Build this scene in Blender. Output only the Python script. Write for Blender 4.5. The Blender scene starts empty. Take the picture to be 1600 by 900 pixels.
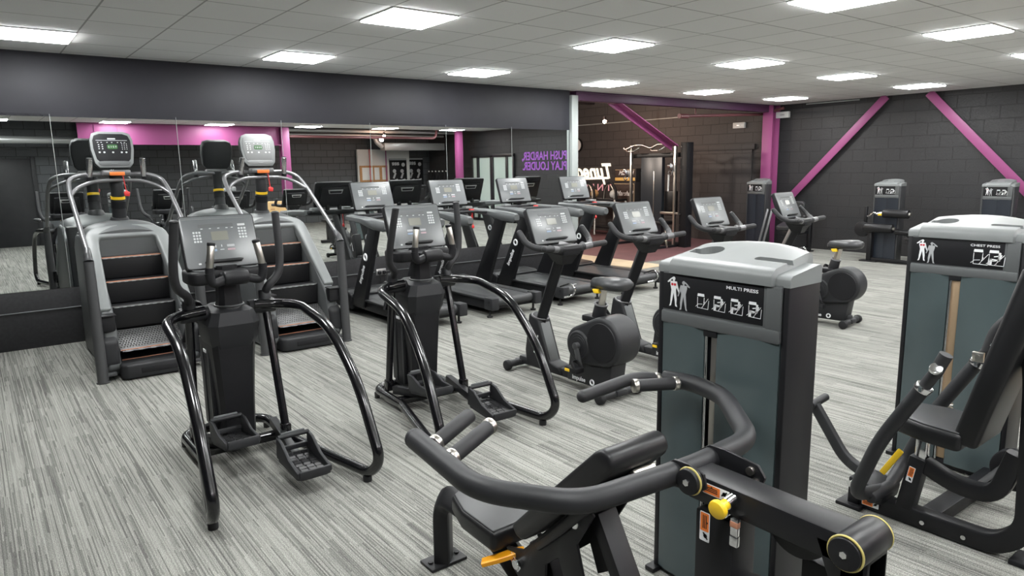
import bpy, bmesh, math
from mathutils import Vector, Matrix
SC = bpy.context.scene
COL = SC.collection
R = math.radians
V = Vector
# ------------------------------------------------------------------ camera, world, exposure
H_CAM, F_PX = 1.791, 1089.7
PITCH, ROLL, YAW = 0.1714, 0.0161, 0.9119
cy, sy, cp, sp = math.cos(YAW), math.sin(YAW), math.cos(PITCH), math.sin(PITCH)
fwd = V((cy*cp, sy*cp, -sp)); rgt = V((sy, -cy, 0)); dwn = fwd.cross(rgt)
rgt2 = rgt*math.cos(ROLL) + dwn*math.sin(ROLL)
dwn2 = -rgt*math.sin(ROLL) + dwn*math.cos(ROLL)
cam_data = bpy.data.cameras.new('camera')
cam_data.sensor_width = 36.0
cam_data.lens = 36.0*F_PX/1600.0
cam_data.clip_start = 0.05
cam = bpy.data.objects.new('camera', cam_data)
COL.objects.link(cam)
mw = Matrix.Identity(4)
for i in range(3):
    mw[i][0] = rgt2[i]; mw[i][1] = -dwn2[i]; mw[i][2] = -fwd[i]
mw[0][3], mw[1][3], mw[2][3] = 0, 0, H_CAM
cam.matrix_world = mw
SC.camera = cam
SC.view_settings.view_transform = 'Standard'
SC.view_settings.look = 'None'
SC.view_settings.gamma = 1.0
SC.view_settings.use_curve_mapping = False
SC.view_settings.exposure = 0.1
LIGHT_PANEL = 48.0          # ceiling panels
world = bpy.data.worlds.new('world'); SC.world = world
world.use_nodes = True
world.node_tree.nodes['Background'].inputs[0].default_value = (0.9, 0.95, 1, 1)
world.node_tree.nodes['Background'].inputs[1].default_value = 0.02
SC.cycles.use_denoising = True
SC.cycles.max_bounces = 8
SC.cycles.diffuse_bounces = 4
SC.cycles.glossy_bounces = 4
SC.cycles.sample_clamp_indirect = 6.0

# ------------------------------------------------------------------ materials
def mat(name, col, rough=0.5, metal=0.0, spec=0.5, emit=None, estr=0.0, alpha=None, trans=0.0, noise=None, bump=None, coat=0.0):
    m = bpy.data.materials.new(name); m.use_nodes = True
    nt = m.node_tree; b = nt.nodes['Principled BSDF']
    b.inputs['Base Color'].default_value = (*col, 1)
    b.inputs['Roughness'].default_value = rough
    b.inputs['Metallic'].default_value = metal
    b.inputs['Specular IOR Level'].default_value = spec
    b.inputs['Coat Weight'].default_value = coat
    if trans: b.inputs['Transmission Weight'].default_value = trans
    if emit:
        b.inputs['Emission Color'].default_value = (*emit, 1); b.inputs['Emission Strength'].default_value = estr
    if noise or bump:
        tc = nt.nodes.new('ShaderNodeTexCoord')
        n = nt.nodes.new('ShaderNodeTexNoise')
        n.inputs['Scale'].default_value = (noise or bump)[0]; n.inputs['Detail'].default_value = 4
        nt.links.new(tc.outputs['Object'], n.inputs['Vector'])
        if noise:
            cr = nt.nodes.new('ShaderNodeValToRGB')
            k = noise[1]
            cr.color_ramp.elements[0].position = 0.3; cr.color_ramp.elements[1].position = 0.7
            cr.color_ramp.elements[0].color = (*[c*(1-k) for c in col], 1)
            cr.color_ramp.elements[1].color = (*[c*(1+k) for c in col], 1)
            nt.links.new(n.outputs['Fac'], cr.inputs[0]); nt.links.new(cr.outputs[0], b.inputs['Base Color'])
        if bump:
            n2 = nt.nodes.new('ShaderNodeTexNoise'); n2.inputs['Scale'].default_value = bump[0]
            nt.links.new(tc.outputs['Object'], n2.inputs['Vector'])
            bp = nt.nodes.new('ShaderNodeBump'); bp.inputs['Strength'].default_value = bump[1]; bp.inputs['Distance'].default_value = 0.002
            nt.links.new(n2.outputs['Fac'], bp.inputs['Height']); nt.links.new(bp.outputs[0], b.inputs['Normal'])
    return m

BLK = mat('black_powder_coat', (0.008, 0.008, 0.0095), 0.42, spec=0.35)
BLKG = mat('gloss_black_tube', (0.004, 0.004, 0.005), 0.2, spec=0.5, coat=0.3)
PLA = mat('black_plastic', (0.009, 0.009, 0.0105), 0.5, spec=0.3, noise=(6, 0.2))
PLB = mat('charcoal_plastic', (0.018, 0.0185, 0.0205), 0.5, spec=0.35, noise=(5, 0.15))
RUB = mat('black_rubber', (0.012, 0.012, 0.013), 0.7, spec=0.3)
GRIP = mat('grey_grip_rubber', (0.022, 0.022, 0.024), 0.55, spec=0.4)
GRY = mat('pewter_grey_plastic', (0.17, 0.18, 0.18), 0.42, noise=(3, 0.08))
GRM = mat('mid_grey_plastic', (0.085, 0.09, 0.092), 0.45, noise=(3, 0.1))
GRYD = mat('graphite_paint', (0.07, 0.071, 0.074), 0.35, metal=0.3)
SIL = mat('silver_tube_paint', (0.16, 0.16, 0.165), 0.35, metal=0.5)
CHR = mat('chrome', (0.72, 0.72, 0.73), 0.15, metal=1.0)
STE = mat('brushed_steel', (0.6, 0.57, 0.52), 0.3, metal=1.0)
CONS = mat('console_faceplate', (0.105, 0.112, 0.115), 0.32, spec=0.6)
LCD = mat('display_lcd', (0.2, 0.2, 0.17), 0.25)
KEY = mat('console_keys', (0.5, 0.52, 0.52), 0.5)
WHT = mat('white_print', (0.75, 0.76, 0.77), 0.6)
GRP = mat('grey_print', (0.36, 0.37, 0.38), 0.6)
REDP = mat('red_print', (0.5, 0.02, 0.03), 0.6)
BLUP = mat('blue_print', (0.22, 0.29, 0.40), 0.6)
PNKP = mat('pink_print', (0.38, 0.27, 0.29), 0.6)
RED = mat('red_plastic', (0.6, 0.03, 0.03), 0.4)
ORG = mat('orange_sticker', (0.8, 0.2, 0.03), 0.5)
YEL = mat('yellow_plastic', (0.85, 0.55, 0.02), 0.35)
AMB = mat('amber_lever', (0.85, 0.36, 0.01), 0.35)
VIN = mat('black_vinyl', (0.009, 0.009, 0.010), 0.4, spec=0.35)
VING = mat('grey_vinyl', (0.028, 0.029, 0.031), 0.42)
BELT = mat('treadmill_belt', (0.03, 0.031, 0.033), 0.5)
TREAD = mat('tread_plate', (0.1, 0.1, 0.1), 0.45)
COPPER = mat('copper_edge', (0.45, 0.2, 0.12), 0.4)
LABEL = mat('black_label', (0.008, 0.008, 0.0095), 0.5, spec=0.25)
WPOST = mat('dark_grey_post', (0.03, 0.031, 0.033), 0.5)
NAVY = mat('dark_blue_shroud', (0.018, 0.022, 0.03), 0.3)
TEAL = mat('smoked_teal_shroud', (0.062, 0.082, 0.085), 0.22, noise=(1.2, 0.25))
TAN = mat('brass_stack_guide', (0.42, 0.3, 0.19), 0.35, metal=0.6)
PINK = mat('pink_steel_paint', (0.255, 0.058, 0.165), 0.45, spec=0.4)
PURP = mat('purple_steel_paint', (0.34, 0.055, 0.22), 0.5)
PLUM = mat('dark_plum_paint', (0.06, 0.02, 0.055), 0.5)
TXTP = mat('purple_vinyl_letters', (0.27, 0.085, 0.42), 0.5)
ALU = mat('aluminium_trim', (0.36, 0.39, 0.38), 0.45, metal=0.3)
PLY = mat('birch_plywood', (0.62, 0.4, 0.18), 0.55, noise=(9, 0.15))
SOCK = mat('brushed_socket_plate', (0.5, 0.5, 0.5), 0.35, metal=0.8)
WPL = mat('white_plastic', (0.62, 0.63, 0.62), 0.45)
CREAM = mat('cream_piping', (0.6, 0.48, 0.3), 0.5)
BRASS = mat('yellow_ring', (0.5, 0.42, 0.14), 0.4)
TOLEX = mat('black_tolex', (0.02, 0.018, 0.018), 0.7)
GRILL = mat('brown_speaker_cloth', (0.05, 0.035, 0.03), 0.8, noise=(120, 0.5))
GOLD = mat('gold_panel', (0.75, 0.5, 0.16), 0.4)
PAPR = mat('cork_board', (0.4, 0.22, 0.1), 0.8, noise=(40, 0.2))
FROST = mat('frosted_glass', (0.42, 0.5, 0.46), 0.25)
DARKG = mat('dark_frame', (0.01, 0.01, 0.012), 0.4)
PIPE = mat('galvanised_pipe', (0.45, 0.46, 0.46), 0.35, metal=0.7)
REDPIPE = mat('red_pipe', (0.16, 0.06, 0.065), 0.45)
EMIT = mat('light_diffuser', (0.9, 0.9, 0.9), 0.5, emit=(0.985, 1.0, 0.995), estr=LIGHT_PANEL)
BULB = mat('warm_bulb', (1, .8, .6), 0.5, emit=(1.0, 0.62, 0.42), estr=60)
SIGNW = mat('white_sign_letters', (0.9, 0.86, 0.75), 0.5, emit=(1.0, 0.9, 0.72), estr=0.9)
SIGNP = mat('pink_sign_letters', (0.85, 0.4, 0.45), 0.5, emit=(1.0, 0.5, 0.55), estr=0.35)
LEDG = mat('green_led', (0.015, 0.07, 0.015), 0.5, emit=(0.15, 0.6, 0.1), estr=0.06)
MIRR = mat('mirror_silver', (0.86, 0.89, 0.88), 0.0, metal=1.0)

def nodes_of(m): return m.node_tree, m.node_tree.nodes, m.node_tree.links, m.node_tree.nodes['Principled BSDF']

def carpet_mat():
    m = mat('striated_carpet', (0.3, 0.3, 0.28), 0.95, spec=0.1)
    nt, N, L, b = nodes_of(m)
    tc = N.new('ShaderNodeTexCoord')
    def math_(op, a, c=0.0, d=0.0):
        n = N.new('ShaderNodeMath'); n.operation = op
        for i, v in enumerate((a, c, d)):
            if isinstance(v, (int, float)): n.inputs[i].default_value = v
            else: L.new(v, n.inputs[i])
        return n.outputs[0]
    sep = N.new('ShaderNodeSeparateXYZ'); L.new(tc.outputs['Object'], sep.inputs[0])
    X, Y = sep.outputs[0], sep.outputs[1]
    def white(u, w):
        c = N.new('ShaderNodeCombineXYZ'); L.new(u, c.inputs[0]); L.new(w, c.inputs[1])
        n = N.new('ShaderNodeTexWhiteNoise'); n.noise_dimensions = '2D'; L.new(c.outputs[0], n.inputs['Vector']); return n.outputs['Value']
    def seg(wx, ly, k):
        """straight pile lines wx wide, broken into lengths of about ly along Y"""
        ix = math_('FLOOR', math_('DIVIDE', X, wx)); off = math_('ADD', ix, k)
        o = white(off, math_('MULTIPLY', off, 0.37))
        iy = math_('FLOOR', math_('ADD', math_('DIVIDE', Y, ly), math_('MULTIPLY', o, 9.0)))
        return white(off, iy)
    line = seg(0.0068, 0.75, 3.0)
    line2 = seg(0.019, 0.50, 71.0)
    fine = seg(0.0038, 0.8, 11.0)
    patch = seg(0.125, 0.5, 17.0)
    patch2 = seg(0.05, 0.33, 31.0)
    nz = N.new('ShaderNodeTexNoise'); nz.inputs['Scale'].default_value = 190; nz.inputs['Detail'].default_value = 2; L.new(tc.outputs['Object'], nz.inputs['Vector'])
    dens = math_('ADD', math_('MULTIPLY', patch, 0.26), math_('MULTIPLY', patch2, 0.16))
    dark = math_('LESS_THAN', line, math_('ADD', dens, 0.10))
    s = math_('SUBTRACT', 0.66, math_('MULTIPLY', dark, 0.25))
    s = math_('ADD', s, math_('MULTIPLY', fine, 0.24))
    s = math_('ADD', s, math_('MULTIPLY', line2, 0.09))
    s = math_('SUBTRACT', s, math_('MULTIPLY', dens, 0.22))
    s = math_('ADD', s, math_('MULTIPLY', math_('SUBTRACT', nz.outputs['Fac'], 0.5), 1.25))
    cr = N.new('ShaderNodeValToRGB'); e = cr.color_ramp.elements
    e[0].position = 0.10; e[0].color = (0.03, 0.03, 0.03, 1)
    e[1].position = 1.0; e[1].color = (0.345, 0.345, 0.315, 1)
    k = e.new(0.70); k.color = (0.19, 0.19, 0.175, 1)
    L.new(s, cr.inputs[0]); L.new(cr.outputs[0], b.inputs['Base Color'])
    bp = N.new('ShaderNodeBump'); bp.inputs['Strength'].default_value = 0.4; bp.inputs['Distance'].default_value = 0.004
    L.new(s, bp.inputs['Height']); L.new(bp.outputs[0], b.inputs['Normal'])
    return m

def block_mat(name, col, cx, cz, axis, w=0.45, h=0.225, gap=0.006, mortar=0.55):
    """painted concrete blockwork; axis 0 = wall runs along X, 1 = along Y"""
    m = mat(name, col, 0.6)
    nt, N, L, b = nodes_of(m)
    tc = N.new('ShaderNodeTexCoord'); sep = N.new('ShaderNodeSeparateXYZ'); L.new(tc.outputs['Object'], sep.inputs[0])
    cmb = N.new('ShaderNodeCombineXYZ'); L.new(sep.outputs[axis], cmb.inputs[0]); L.new(sep.outputs[2], cmb.inputs[1])
    br = N.new('ShaderNodeTexBrick'); L.new(cmb.outputs[0], br.inputs['Vector'])
    br.inputs['Scale'].default_value = 1; br.inputs['Brick Width'].default_value = w; br.inputs['Row Height'].default_value = h
    br.inputs['Mortar Size'].default_value = gap; br.inputs['Mortar Smooth'].default_value = 0.3
    br.inputs['Color1'].default_value = (*col, 1); br.inputs['Color2'].default_value = (*[c*0.88 for c in col], 1)
    br.inputs['Mortar'].default_value = (*[c*mortar for c in col], 1)
    L.new(br.outputs['Color'], b.inputs['Base Color'])
    nz = N.new('ShaderNodeTexNoise'); nz.inputs['Scale'].default_value = 45; nz.inputs['Detail'].default_value = 5; L.new(tc.outputs['Object'], nz.inputs['Vector'])
    ad = N.new('ShaderNodeMath'); ad.operation = 'MULTIPLY_ADD'; L.new(br.outputs['Fac'], ad.inputs[0]); ad.inputs[1].default_value = -1.6; L.new(nz.outputs['Fac'], ad.inputs[2])
    bp = N.new('ShaderNodeBump'); bp.inputs['Strength'].default_value = 0.9; bp.inputs['Distance'].default_value = 0.008
    L.new(ad.outputs[0], bp.inputs['Height']); L.new(bp.outputs[0], b.inputs['Normal'])
    return m

def tile_mat():
    m = mat('ceiling_tile', (0.5, 0.5, 0.49), 0.9, spec=0.1)
    nt, N, L, b = nodes_of(m)
    tc = N.new('ShaderNodeTexCoord'); mp = N.new('ShaderNodeMapping')
    mp.inputs['Location'].default_value = (-(2.1394 % .6), -(5.5526 % .6), 0)
    L.new(tc.outputs['Object'], mp.inputs[0])
    br = N.new('ShaderNodeTexBrick'); L.new(mp.outputs[0], br.inputs['Vector'])
    br.offset = 0; br.inputs['Scale'].default_value = 1; br.inputs['Brick Width'].default_value = 0.6; br.inputs['Row Height'].default_value = 0.6
    br.inputs['Mortar Size'].default_value = 0.008; br.inputs['Mortar Smooth'].default_value = 0.2
    br.inputs['Color1'].default_value = (0.86, 0.86, 0.85, 1); br.inputs['Color2'].default_value = (0.83, 0.83, 0.82, 1)
    br.inputs['Mortar'].default_value = (0.42, 0.42, 0.41, 1)
    nz = N.new('ShaderNodeTexNoise'); nz.inputs['Scale'].default_value = 160; nz.inputs['Detail'].default_value = 2; L.new(tc.outputs['Object'], nz.inputs['Vector'])
    mx = N.new('ShaderNodeMix'); mx.data_type = 'RGBA'; mx.blend_type = 'MULTIPLY'; mx.inputs[0].default_value = 0.25
    L.new(br.outputs['Color'], mx.inputs[6]); L.new(nz.outputs['Color'], mx.inputs[7]); L.new(mx.outputs[2], b.inputs['Base Color'])
    return m

CARPET = carpet_mat()
BLOCKB = block_mat('charcoal_blockwork', (0.0175, 0.0175, 0.019), 0, 0, 1, gap=0.008, mortar=0.5)
BLOCKF = block_mat('brown_black_blockwork', (0.05, 0.045, 0.044), 0, 0, 1)
BLOCKO = block_mat('dark_blockwork', (0.07, 0.076, 0.082), 0, 0, 0, gap=0.01, mortar=0.35)
TILE = tile_mat()
WALLP = mat('slate_wall_paint', (0.018, 0.018, 0.0245), 0.6, noise=(2.5, 0.14))
DADO = mat('black_dado_board', (0.016, 0.016, 0.018), 0.55, noise=(30, 0.3))
PURFL = mat('maroon_rubber_floor', (0.14, 0.065, 0.07), 0.6, noise=(3, 0.15))
WOODF = mat('pale_timber_threshold', (0.55, 0.44, 0.30), 0.5, noise=(4, 0.1))
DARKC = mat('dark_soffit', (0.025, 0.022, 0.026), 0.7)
PALEW = mat('pale_wall_paint', (0.6, 0.61, 0.6), 0.7)

# ------------------------------------------------------------------ mesh helpers
class B:
    def __init__(s): s.bm = bmesh.new()
    def _take(s, t):
        me = bpy.data.meshes.new('tmp'); t.to_mesh(me); t.free(); s.bm.from_mesh(me); bpy.data.meshes.remove(me)
    def _bev(s, t, w, seg=2, ang=30):
        if w > 0:
            ed = [e for e in t.edges if len(e.link_faces) == 2 and e.calc_face_angle(0) > R(ang)]
            bmesh.ops.bevel(t, geom=ed, offset=w, segments=seg, affect='EDGES', profile=0.5, clamp_overlap=True)
    def box(s, c, d, rot=None, bev=0.004, seg=2):
        t = bmesh.new(); bmesh.ops.create_cube(t, size=1)
        for v in t.verts: v.co = V((v.co.x*d[0], v.co.y*d[1], v.co.z*d[2]))
        s._bev(t, min(bev, min(d)*0.45), seg)
        m = Matrix.Translation(c)
        if rot: m = m @ (Matrix.Rotation(rot[2], 4, 'Z') @ Matrix.Rotation(rot[1], 4, 'Y') @ Matrix.Rotation(rot[0], 4, 'X'))
        t.transform(m); s._take(t); return s
    def beam(s, p0, p1, w, h, up=(0, 0, 1), bev=0.004):
        """rectangular bar from p0 to p1: w across, h along up"""
        p0, p1 = V(p0), V(p1); d = (p1-p0); l = d.length; d.normalize()
        x = d.cross(V(up)).normalized(); z = x.cross(d)
        t = bmesh.new(); bmesh.ops.create_cube(t, size=1)
        for v in t.verts: v.co = V((v.co.x*w, v.co.y*l, v.co.z*h))
        s._bev(t, bev)
        m = Matrix.Identity(4); c = (p0+p1)/2
        for i in range(3): m[i][0], m[i][1], m[i][2], m[i][3] = x[i], d[i], z[i], c[i]
        t.transform(m); s._take(t); return s
    def cyl(s, p0, p1, r0, r1=None, seg=24, bev=0.0):
        p0, p1 = V(p0), V(p1); r1 = r0 if r1 is None else r1
        d = p1-p0; t = bmesh.new()
        bmesh.ops.create_cone(t, cap_ends=True, segments=seg, radius1=r0, radius2=r1, depth=d.length)
        if bev: s._bev(t, bev, 2, 40)
        t.transform(Matrix.Translation((p0+p1)/2) @ d.to_track_quat('Z', 'Y').to_matrix().to_4x4()); s._take(t); return s
    def ball(s, c, r, seg=20):
        r = (r, r, r) if isinstance(r, (int, float)) else r
        t = bmesh.new(); bmesh.ops.create_uvsphere(t, u_segments=seg, v_segments=seg//2, radius=1)
        for v in t.verts: v.co = V((v.co.x*r[0]+c[0], v.co.y*r[1]+c[1], v.co.z*r[2]+c[2]))
        s._take(t); return s
    def prism(s, poly, o, U, W, depth, bev=0.004, seg=2):
        """2D polygon (u,w) at o + u*U + w*W extruded by depth along UxW (centred on o)"""
        U, W = V(U).normalized(), V(W).normalized(); n = U.cross(W); o = V(o)
        t = bmesh.new()
        a = [t.verts.new(o+U*p[0]+W*p[1]-n*depth/2) for p in poly]
        b = [t.verts.new(o+U*p[0]+W*p[1]+n*depth/2) for p in poly]
        k = len(poly)
        t.faces.new(a); t.faces.new(b)
        for i in range(k): t.faces.new((a[i], a[(i+1) % k], b[(i+1) % k], b[i]))
        bmesh.ops.recalc_face_normals(t, faces=t.faces)
        s._bev(t, bev, seg, 35); s._take(t); return s
    def yz(s, poly, x, depth, bev=0.004, seg=2): return s.prism(poly, (x, 0, 0), (0, 1, 0), (0, 0, 1), depth, bev, seg)
    def xz(s, poly, y, depth, bev=0.004, seg=2): return s.prism(poly, (0, y, 0), (1, 0, 0), (0, 0, 1), depth, bev, seg)
    def xy(s, poly, z, depth, bev=0.004, seg=2): return s.prism(poly, (0, 0, z), (1, 0, 0), (0, 1, 0), depth, bev, seg)
    def tube(s, pts, r, seg=14, fillet=0.08, n=6, cap=True, flat=None):
        """round tube along a polyline with filleted corners; r number or list per input point; flat=(a,b) scales for a rectangular-ish section"""
        P = [V(p) for p in pts]; rad = r if isinstance(r, (list, tuple)) else [r]*len(P)
        path = [(P[0], rad[0])]
        for i in range(1, len(P)-1):
            a, b, c = P[i-1], P[i], P[i+1]
            d0, d1 = (a-b), (c-b)
            if d0.angle(d1) > R(177): path.append((b, rad[i])); continue
            f = min(fillet, d0.length*0.48, d1.length*0.48)
            q0, q1 = b+d0.normalized()*f, b+d1.normalized()*f
            for j in range(n+1):
                u = j/n
                path.append((q0*(1-u)**2 + b*2*u*(1-u) + q1*u*u, rad[i]))
        path.append((P[-1], rad[-1]))
        t = bmesh.new(); rings = []
        tan = [(path[min(i+1, len(path)-1)][0]-path[max(i-1, 0)][0]).normalized() for i in range(len(path))]
        nrm = tan[0].orthogonal().normalized()
        if abs(tan[0].z) < 0.9: nrm = (V((0, 0, 1)) - tan[0]*tan[0].z).normalized()
        for i, (p, rr) in enumerate(path):
            if i:
                q = tan[i-1].rotation_difference(tan[i]); nrm = q @ nrm
            nrm = (nrm - tan[i]*nrm.dot(tan[i])).normalized()
            bi = tan[i].cross(nrm)
            ring = []
            for k in range(seg):
                th = 2*math.pi*(k+0.5)/seg
                ca, sa = math.cos(th), math.sin(th)
                if flat:
                    e = 0.35
                    ca = math.copysign(abs(ca)**e, ca)*flat[0]; sa = math.copysign(abs(sa)**e, sa)*flat[1]
                ring.append(t.verts.new(p + (nrm*ca + bi*sa)*rr))
            rings.append(ring)
        for a, b in zip(rings, rings[1:]):
            for k in range(seg): t.faces.new((a[k], a[(k+1) % seg], b[(k+1) % seg], b[k]))
        if cap: t.faces.new(rings[0][::-1]); t.faces.new(rings[-1])
        s._take(t); return s
    def loft(s, rings, cap=True):
        t = bmesh.new(); rr = [[t.verts.new(p) for p in r] for r in rings]; k = len(rr[0])
        for a, b in zip(rr, rr[1:]):
            for i in range(k): t.faces.new((a[i], a[(i+1) % k], b[(i+1) % k], b[i]))
        if cap: t.faces.new(rr[0][::-1]); t.faces.new(rr[-1])
        bmesh.ops.recalc_face_normals(t, faces=t.faces); s._take(t); return s
    def torus(s, c, axis, Rr, r, seg=28, sub=8):
        ax = V(axis).normalized(); u = ax.orthogonal().normalized(); w = ax.cross(u); c = V(c); t = bmesh.new(); rings = []
        for i in range(seg):
            a = 2*math.pi*i/seg; d = u*math.cos(a)+w*math.sin(a)
            rings.append([t.verts.new(c+d*(Rr+r*math.cos(2*math.pi*j/sub))+ax*r*math.sin(2*math.pi*j/sub)) for j in range(sub)])
        for i in range(seg):
            a, b = rings[i], rings[(i+1) % seg]
            for j in range(sub): t.faces.new((a[j], a[(j+1) % sub], b[(j+1) % sub], b[j]))
        bmesh.ops.recalc_face_normals(t, faces=t.faces); s._take(t); return s
    def go(s, name, parent=None, m=None, smooth=True, ang=32, **props):
        me = bpy.data.meshes.new(name); bm = s.bm
        bmesh.ops.recalc_face_normals(bm, faces=bm.faces)
        if smooth:
            for f in bm.faces: f.smooth = True
            for e in bm.edges: e.smooth = not (len(e.link_faces) == 2 and e.calc_face_angle(0) > R(ang))
        bm.to_mesh(me); bm.free()
        o = bpy.data.objects.new(name, me); COL.objects.link(o)
        if m: me.materials.append(m)
        if parent: o.parent = parent
        for k, v in props.items(): o[k] = v
        return o

def text_part(name, s, size, o, U, W, parent, m, align='LEFT', thick=0.0006, mirror=False, sx=1.0, shear=0.0, bold=0.0, fit=None, **props):
    cu = bpy.data.curves.new(name, 'FONT'); cu.body = s; cu.size = size; cu.align_x = align; cu.extrude = thick; cu.shear = shear; cu.offset = bold
    cu.resolution_u = 3
    t = bpy.data.objects.new('tmp_text', cu); COL.objects.link(t)
    dg = bpy.context.evaluated_depsgraph_get(); dg.update()
    me = bpy.data.meshes.new_from_object(t.evaluated_get(dg)); me.name = name
    bpy.data.objects.remove(t); bpy.data.curves.remove(cu)
    U, W, o = V(U).normalized(), V(W).normalized(), V(o); n = U.cross(W)
    k = -1 if mirror else 1
    if fit:
        xs = [v.co.x for v in me.vertices]; sx = fit/(max(xs)-min(xs))
    for v in me.vertices: v.co = o + U*(v.co.x*sx*k) + W*v.co.y + n*v.co.z
    if mirror: me.flip_normals()
    me.materials.clear(); me.materials.append(m)
    ob = bpy.data.objects.new(name, me); COL.objects.link(ob); ob.parent = parent
    for kk, v in props.items(): ob[kk] = v
    return ob

def thing(name, label, cat, loc=(0, 0, 0), rz=0.0, group=None):
    o = bpy.data.objects.new(name, None); o.empty_display_size = 0.1; COL.objects.link(o)
    o.location = loc; o.rotation_euler = (0, 0, rz); o['label'] = label; o['category'] = cat
    if group: o['group'] = group
    return o
def tag(o, label, cat, group=None):
    o['label'] = label; o['category'] = cat
    if group: o['group'] = group
    return o
def dup(root, label, loc, rz=0.0):
    r = root.copy(); COL.objects.link(r); r.location = loc; r.rotation_euler = (0, 0, rz); r['label'] = label
    def rec(a, b):
        for ch in a.children:
            c = ch.copy(); COL.objects.link(c); c.parent = b; rec(ch, c)
    rec(root, r); return r
def struct(b, name, m, **k):
    return b.go(name, None, m, kind='structure', **k)
def rrect(w, h, r, n=5, cx=0, cy_=0):
    pts = []
    for (sx, sy_, a0) in ((1, 1, 0), (-1, 1, 90), (-1, -1, 180), (1, -1, 270)):
        for i in range(n+1):
            a = R(a0+90*i/n); pts.append((cx+sx*(w/2-r)+r*math.cos(a), cy_+sy_*(h/2-r)+r*math.sin(a)))
    return pts
def circ(c, r, n=28, a0=0, a1=360):
    return [(c[0]+r*math.cos(R(a0+(a1-a0)*i/(n if a1-a0 < 360 else n))), c[1]+r*math.sin(R(a0+(a1-a0)*i/n))) for i in range(n+(1 if a1-a0 < 360 else 0))]

# ------------------------------------------------------------------ room shell
YM, XB, HC = 8.706, 14.02, 3.012
b = B(); b.box((5.0, 2.0, -0.05), (18.0, 13.4, 0.1), bev=0); struct(b, 'floor', CARPET)
b = B(); b.box((11.9, 12.0, -0.045), (4.3, 6.6, 0.1), bev=0); struct(b, 'floor_rubber', PURFL)
b = B(); b.box((9.45, 11.6, 0.004), (0.66, 6.9, 0.03), bev=0.004); struct(b, 'trim_threshold', WOODF)
b = B(); b.box((8.9, 12.0, -0.045), (1.5, 6.6, 0.1), bev=0); struct(b, 'floor_landing', CARPET)
b = B(); b.box((5.0, 3.19, HC+0.03), (18.04, 11.06, 0.06), bev=0); struct(b, 'ceiling', TILE)
# mirror wall: upper painted wall, dado below the mirrors
b = B(); b.box((2.0, YM+0.10, 1.5), (12.0, 0.16, 3.02), bev=0); struct(b, 'wall_mirror_side', WALLP)
b = B(); b.box((2.0, YM+0.010, 2.695), (11.98, 0.034, 0.64), bev=0.003); struct(b, 'trim_1', WALLP)
b = B(); b.box((2.0, YM+0.008, 0.30), (11.98, 0.03, 0.60), bev=0.003); struct(b, 'baseboard_mirror_side', DADO)
b = B(); b.tube([(-3.9, YM-.014, .392), (0.0, YM-.014, .388), (4.0, YM-.014, .392), (7.95, YM-.014, .388)], .007, seg=8); struct(b, 'trim_13', GRM)
b = B(); b.box((8.055, YM+0.06, 1.47), (0.14, 0.26, 2.93), bev=0.004); struct(b, 'trim_2', ALU)
b = B(); b.box((XB+0.1, 5.5, 1.9), (0.2, 22.4, 3.8), bev=0)
struct(b, 'wall_back', BLOCKB)
b = B(); b.box((XB-0.01, 12.0, 1.9), (0.024, 6.6, 3.8), bev=0); struct(b, 'wall_far_room', BLOCKF)
b = B(); b.box((11.0, 15.3, 1.9), (6.2, 0.2, 3.8), bev=0); b.box((8.05, 12.05, 1.9), (0.14, 6.4, 3.8), bev=0); struct(b, 'wall_far_side', BLOCKF)
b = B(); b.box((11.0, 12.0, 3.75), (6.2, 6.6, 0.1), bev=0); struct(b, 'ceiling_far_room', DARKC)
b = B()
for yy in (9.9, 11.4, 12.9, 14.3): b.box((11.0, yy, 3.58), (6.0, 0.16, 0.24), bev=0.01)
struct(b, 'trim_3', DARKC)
# header beam over the opening
b = B(); b.box((11.06, YM+0.04, 2.935), (5.9, 0.16, 0.15), bev=0.004); b.box((11.06, YM-0.03, 2.99), (5.9, 0.03, 0.03), bev=0.003); struct(b, 'trim_4', PLUM)
# pink corner column (H section)
b = B(); b.box((13.70, YM-0.02, 1.5), (0.012, 0.24, 3.0), bev=0.002); b.box((13.96, YM-0.02, 1.5), (0.012, 0.24, 3.0), bev=0.002); b.box((13.83, YM-0.02, 1.5), (0.26, 0.014, 3.0), bev=0.002); struct(b, 'trim_5', PINK)
# diagonal brace in the opening
b = B(); b.beam((9.05, YM+0.12, 2.93), (11.15, YM+0.45, 2.16), 0.30, 0.02, up=(0.3, 0, 1)); b.beam((9.05, YM+0.12, 2.90), (11.15, YM+0.45, 2.13), 0.02, 0.14); struct(b, 'trim_6', PINK)
# wall braces on the back wall
for i, (p0, p1) in enumerate((((XB-0.09, 6.36, 3.0), (XB-0.09, 8.55, 0.72)), ((XB-0.09, 5.62, 3.0), (XB-0.09, 3.72, 0.98)))):
    b = B(); b.beam(p0, p1, 0.012, 0.15, up=(0, 1, 1) if i == 0 else (0, -1, 1)); b.beam((p0[0]+0.03, p0[1], p0[2]), (p1[0]+0.03, p1[1], p1[2]), 0.07, 0.012, up=(0, 1, 1) if i == 0 else (0, -1, 1))
    struct(b, 'trim_%d' % (7+i), PINK)
# rolled shutter / flush door in the far room, dark
b = B(); b.box((XB-0.05, 9.95, 1.05), (0.05, 1.5, 2.1), bev=0.004); b.box((XB-0.06, 9.95, 2.16), (0.08, 1.64, 0.12), bev=0.004); struct(b, 'door_1', BLOCKF)
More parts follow.
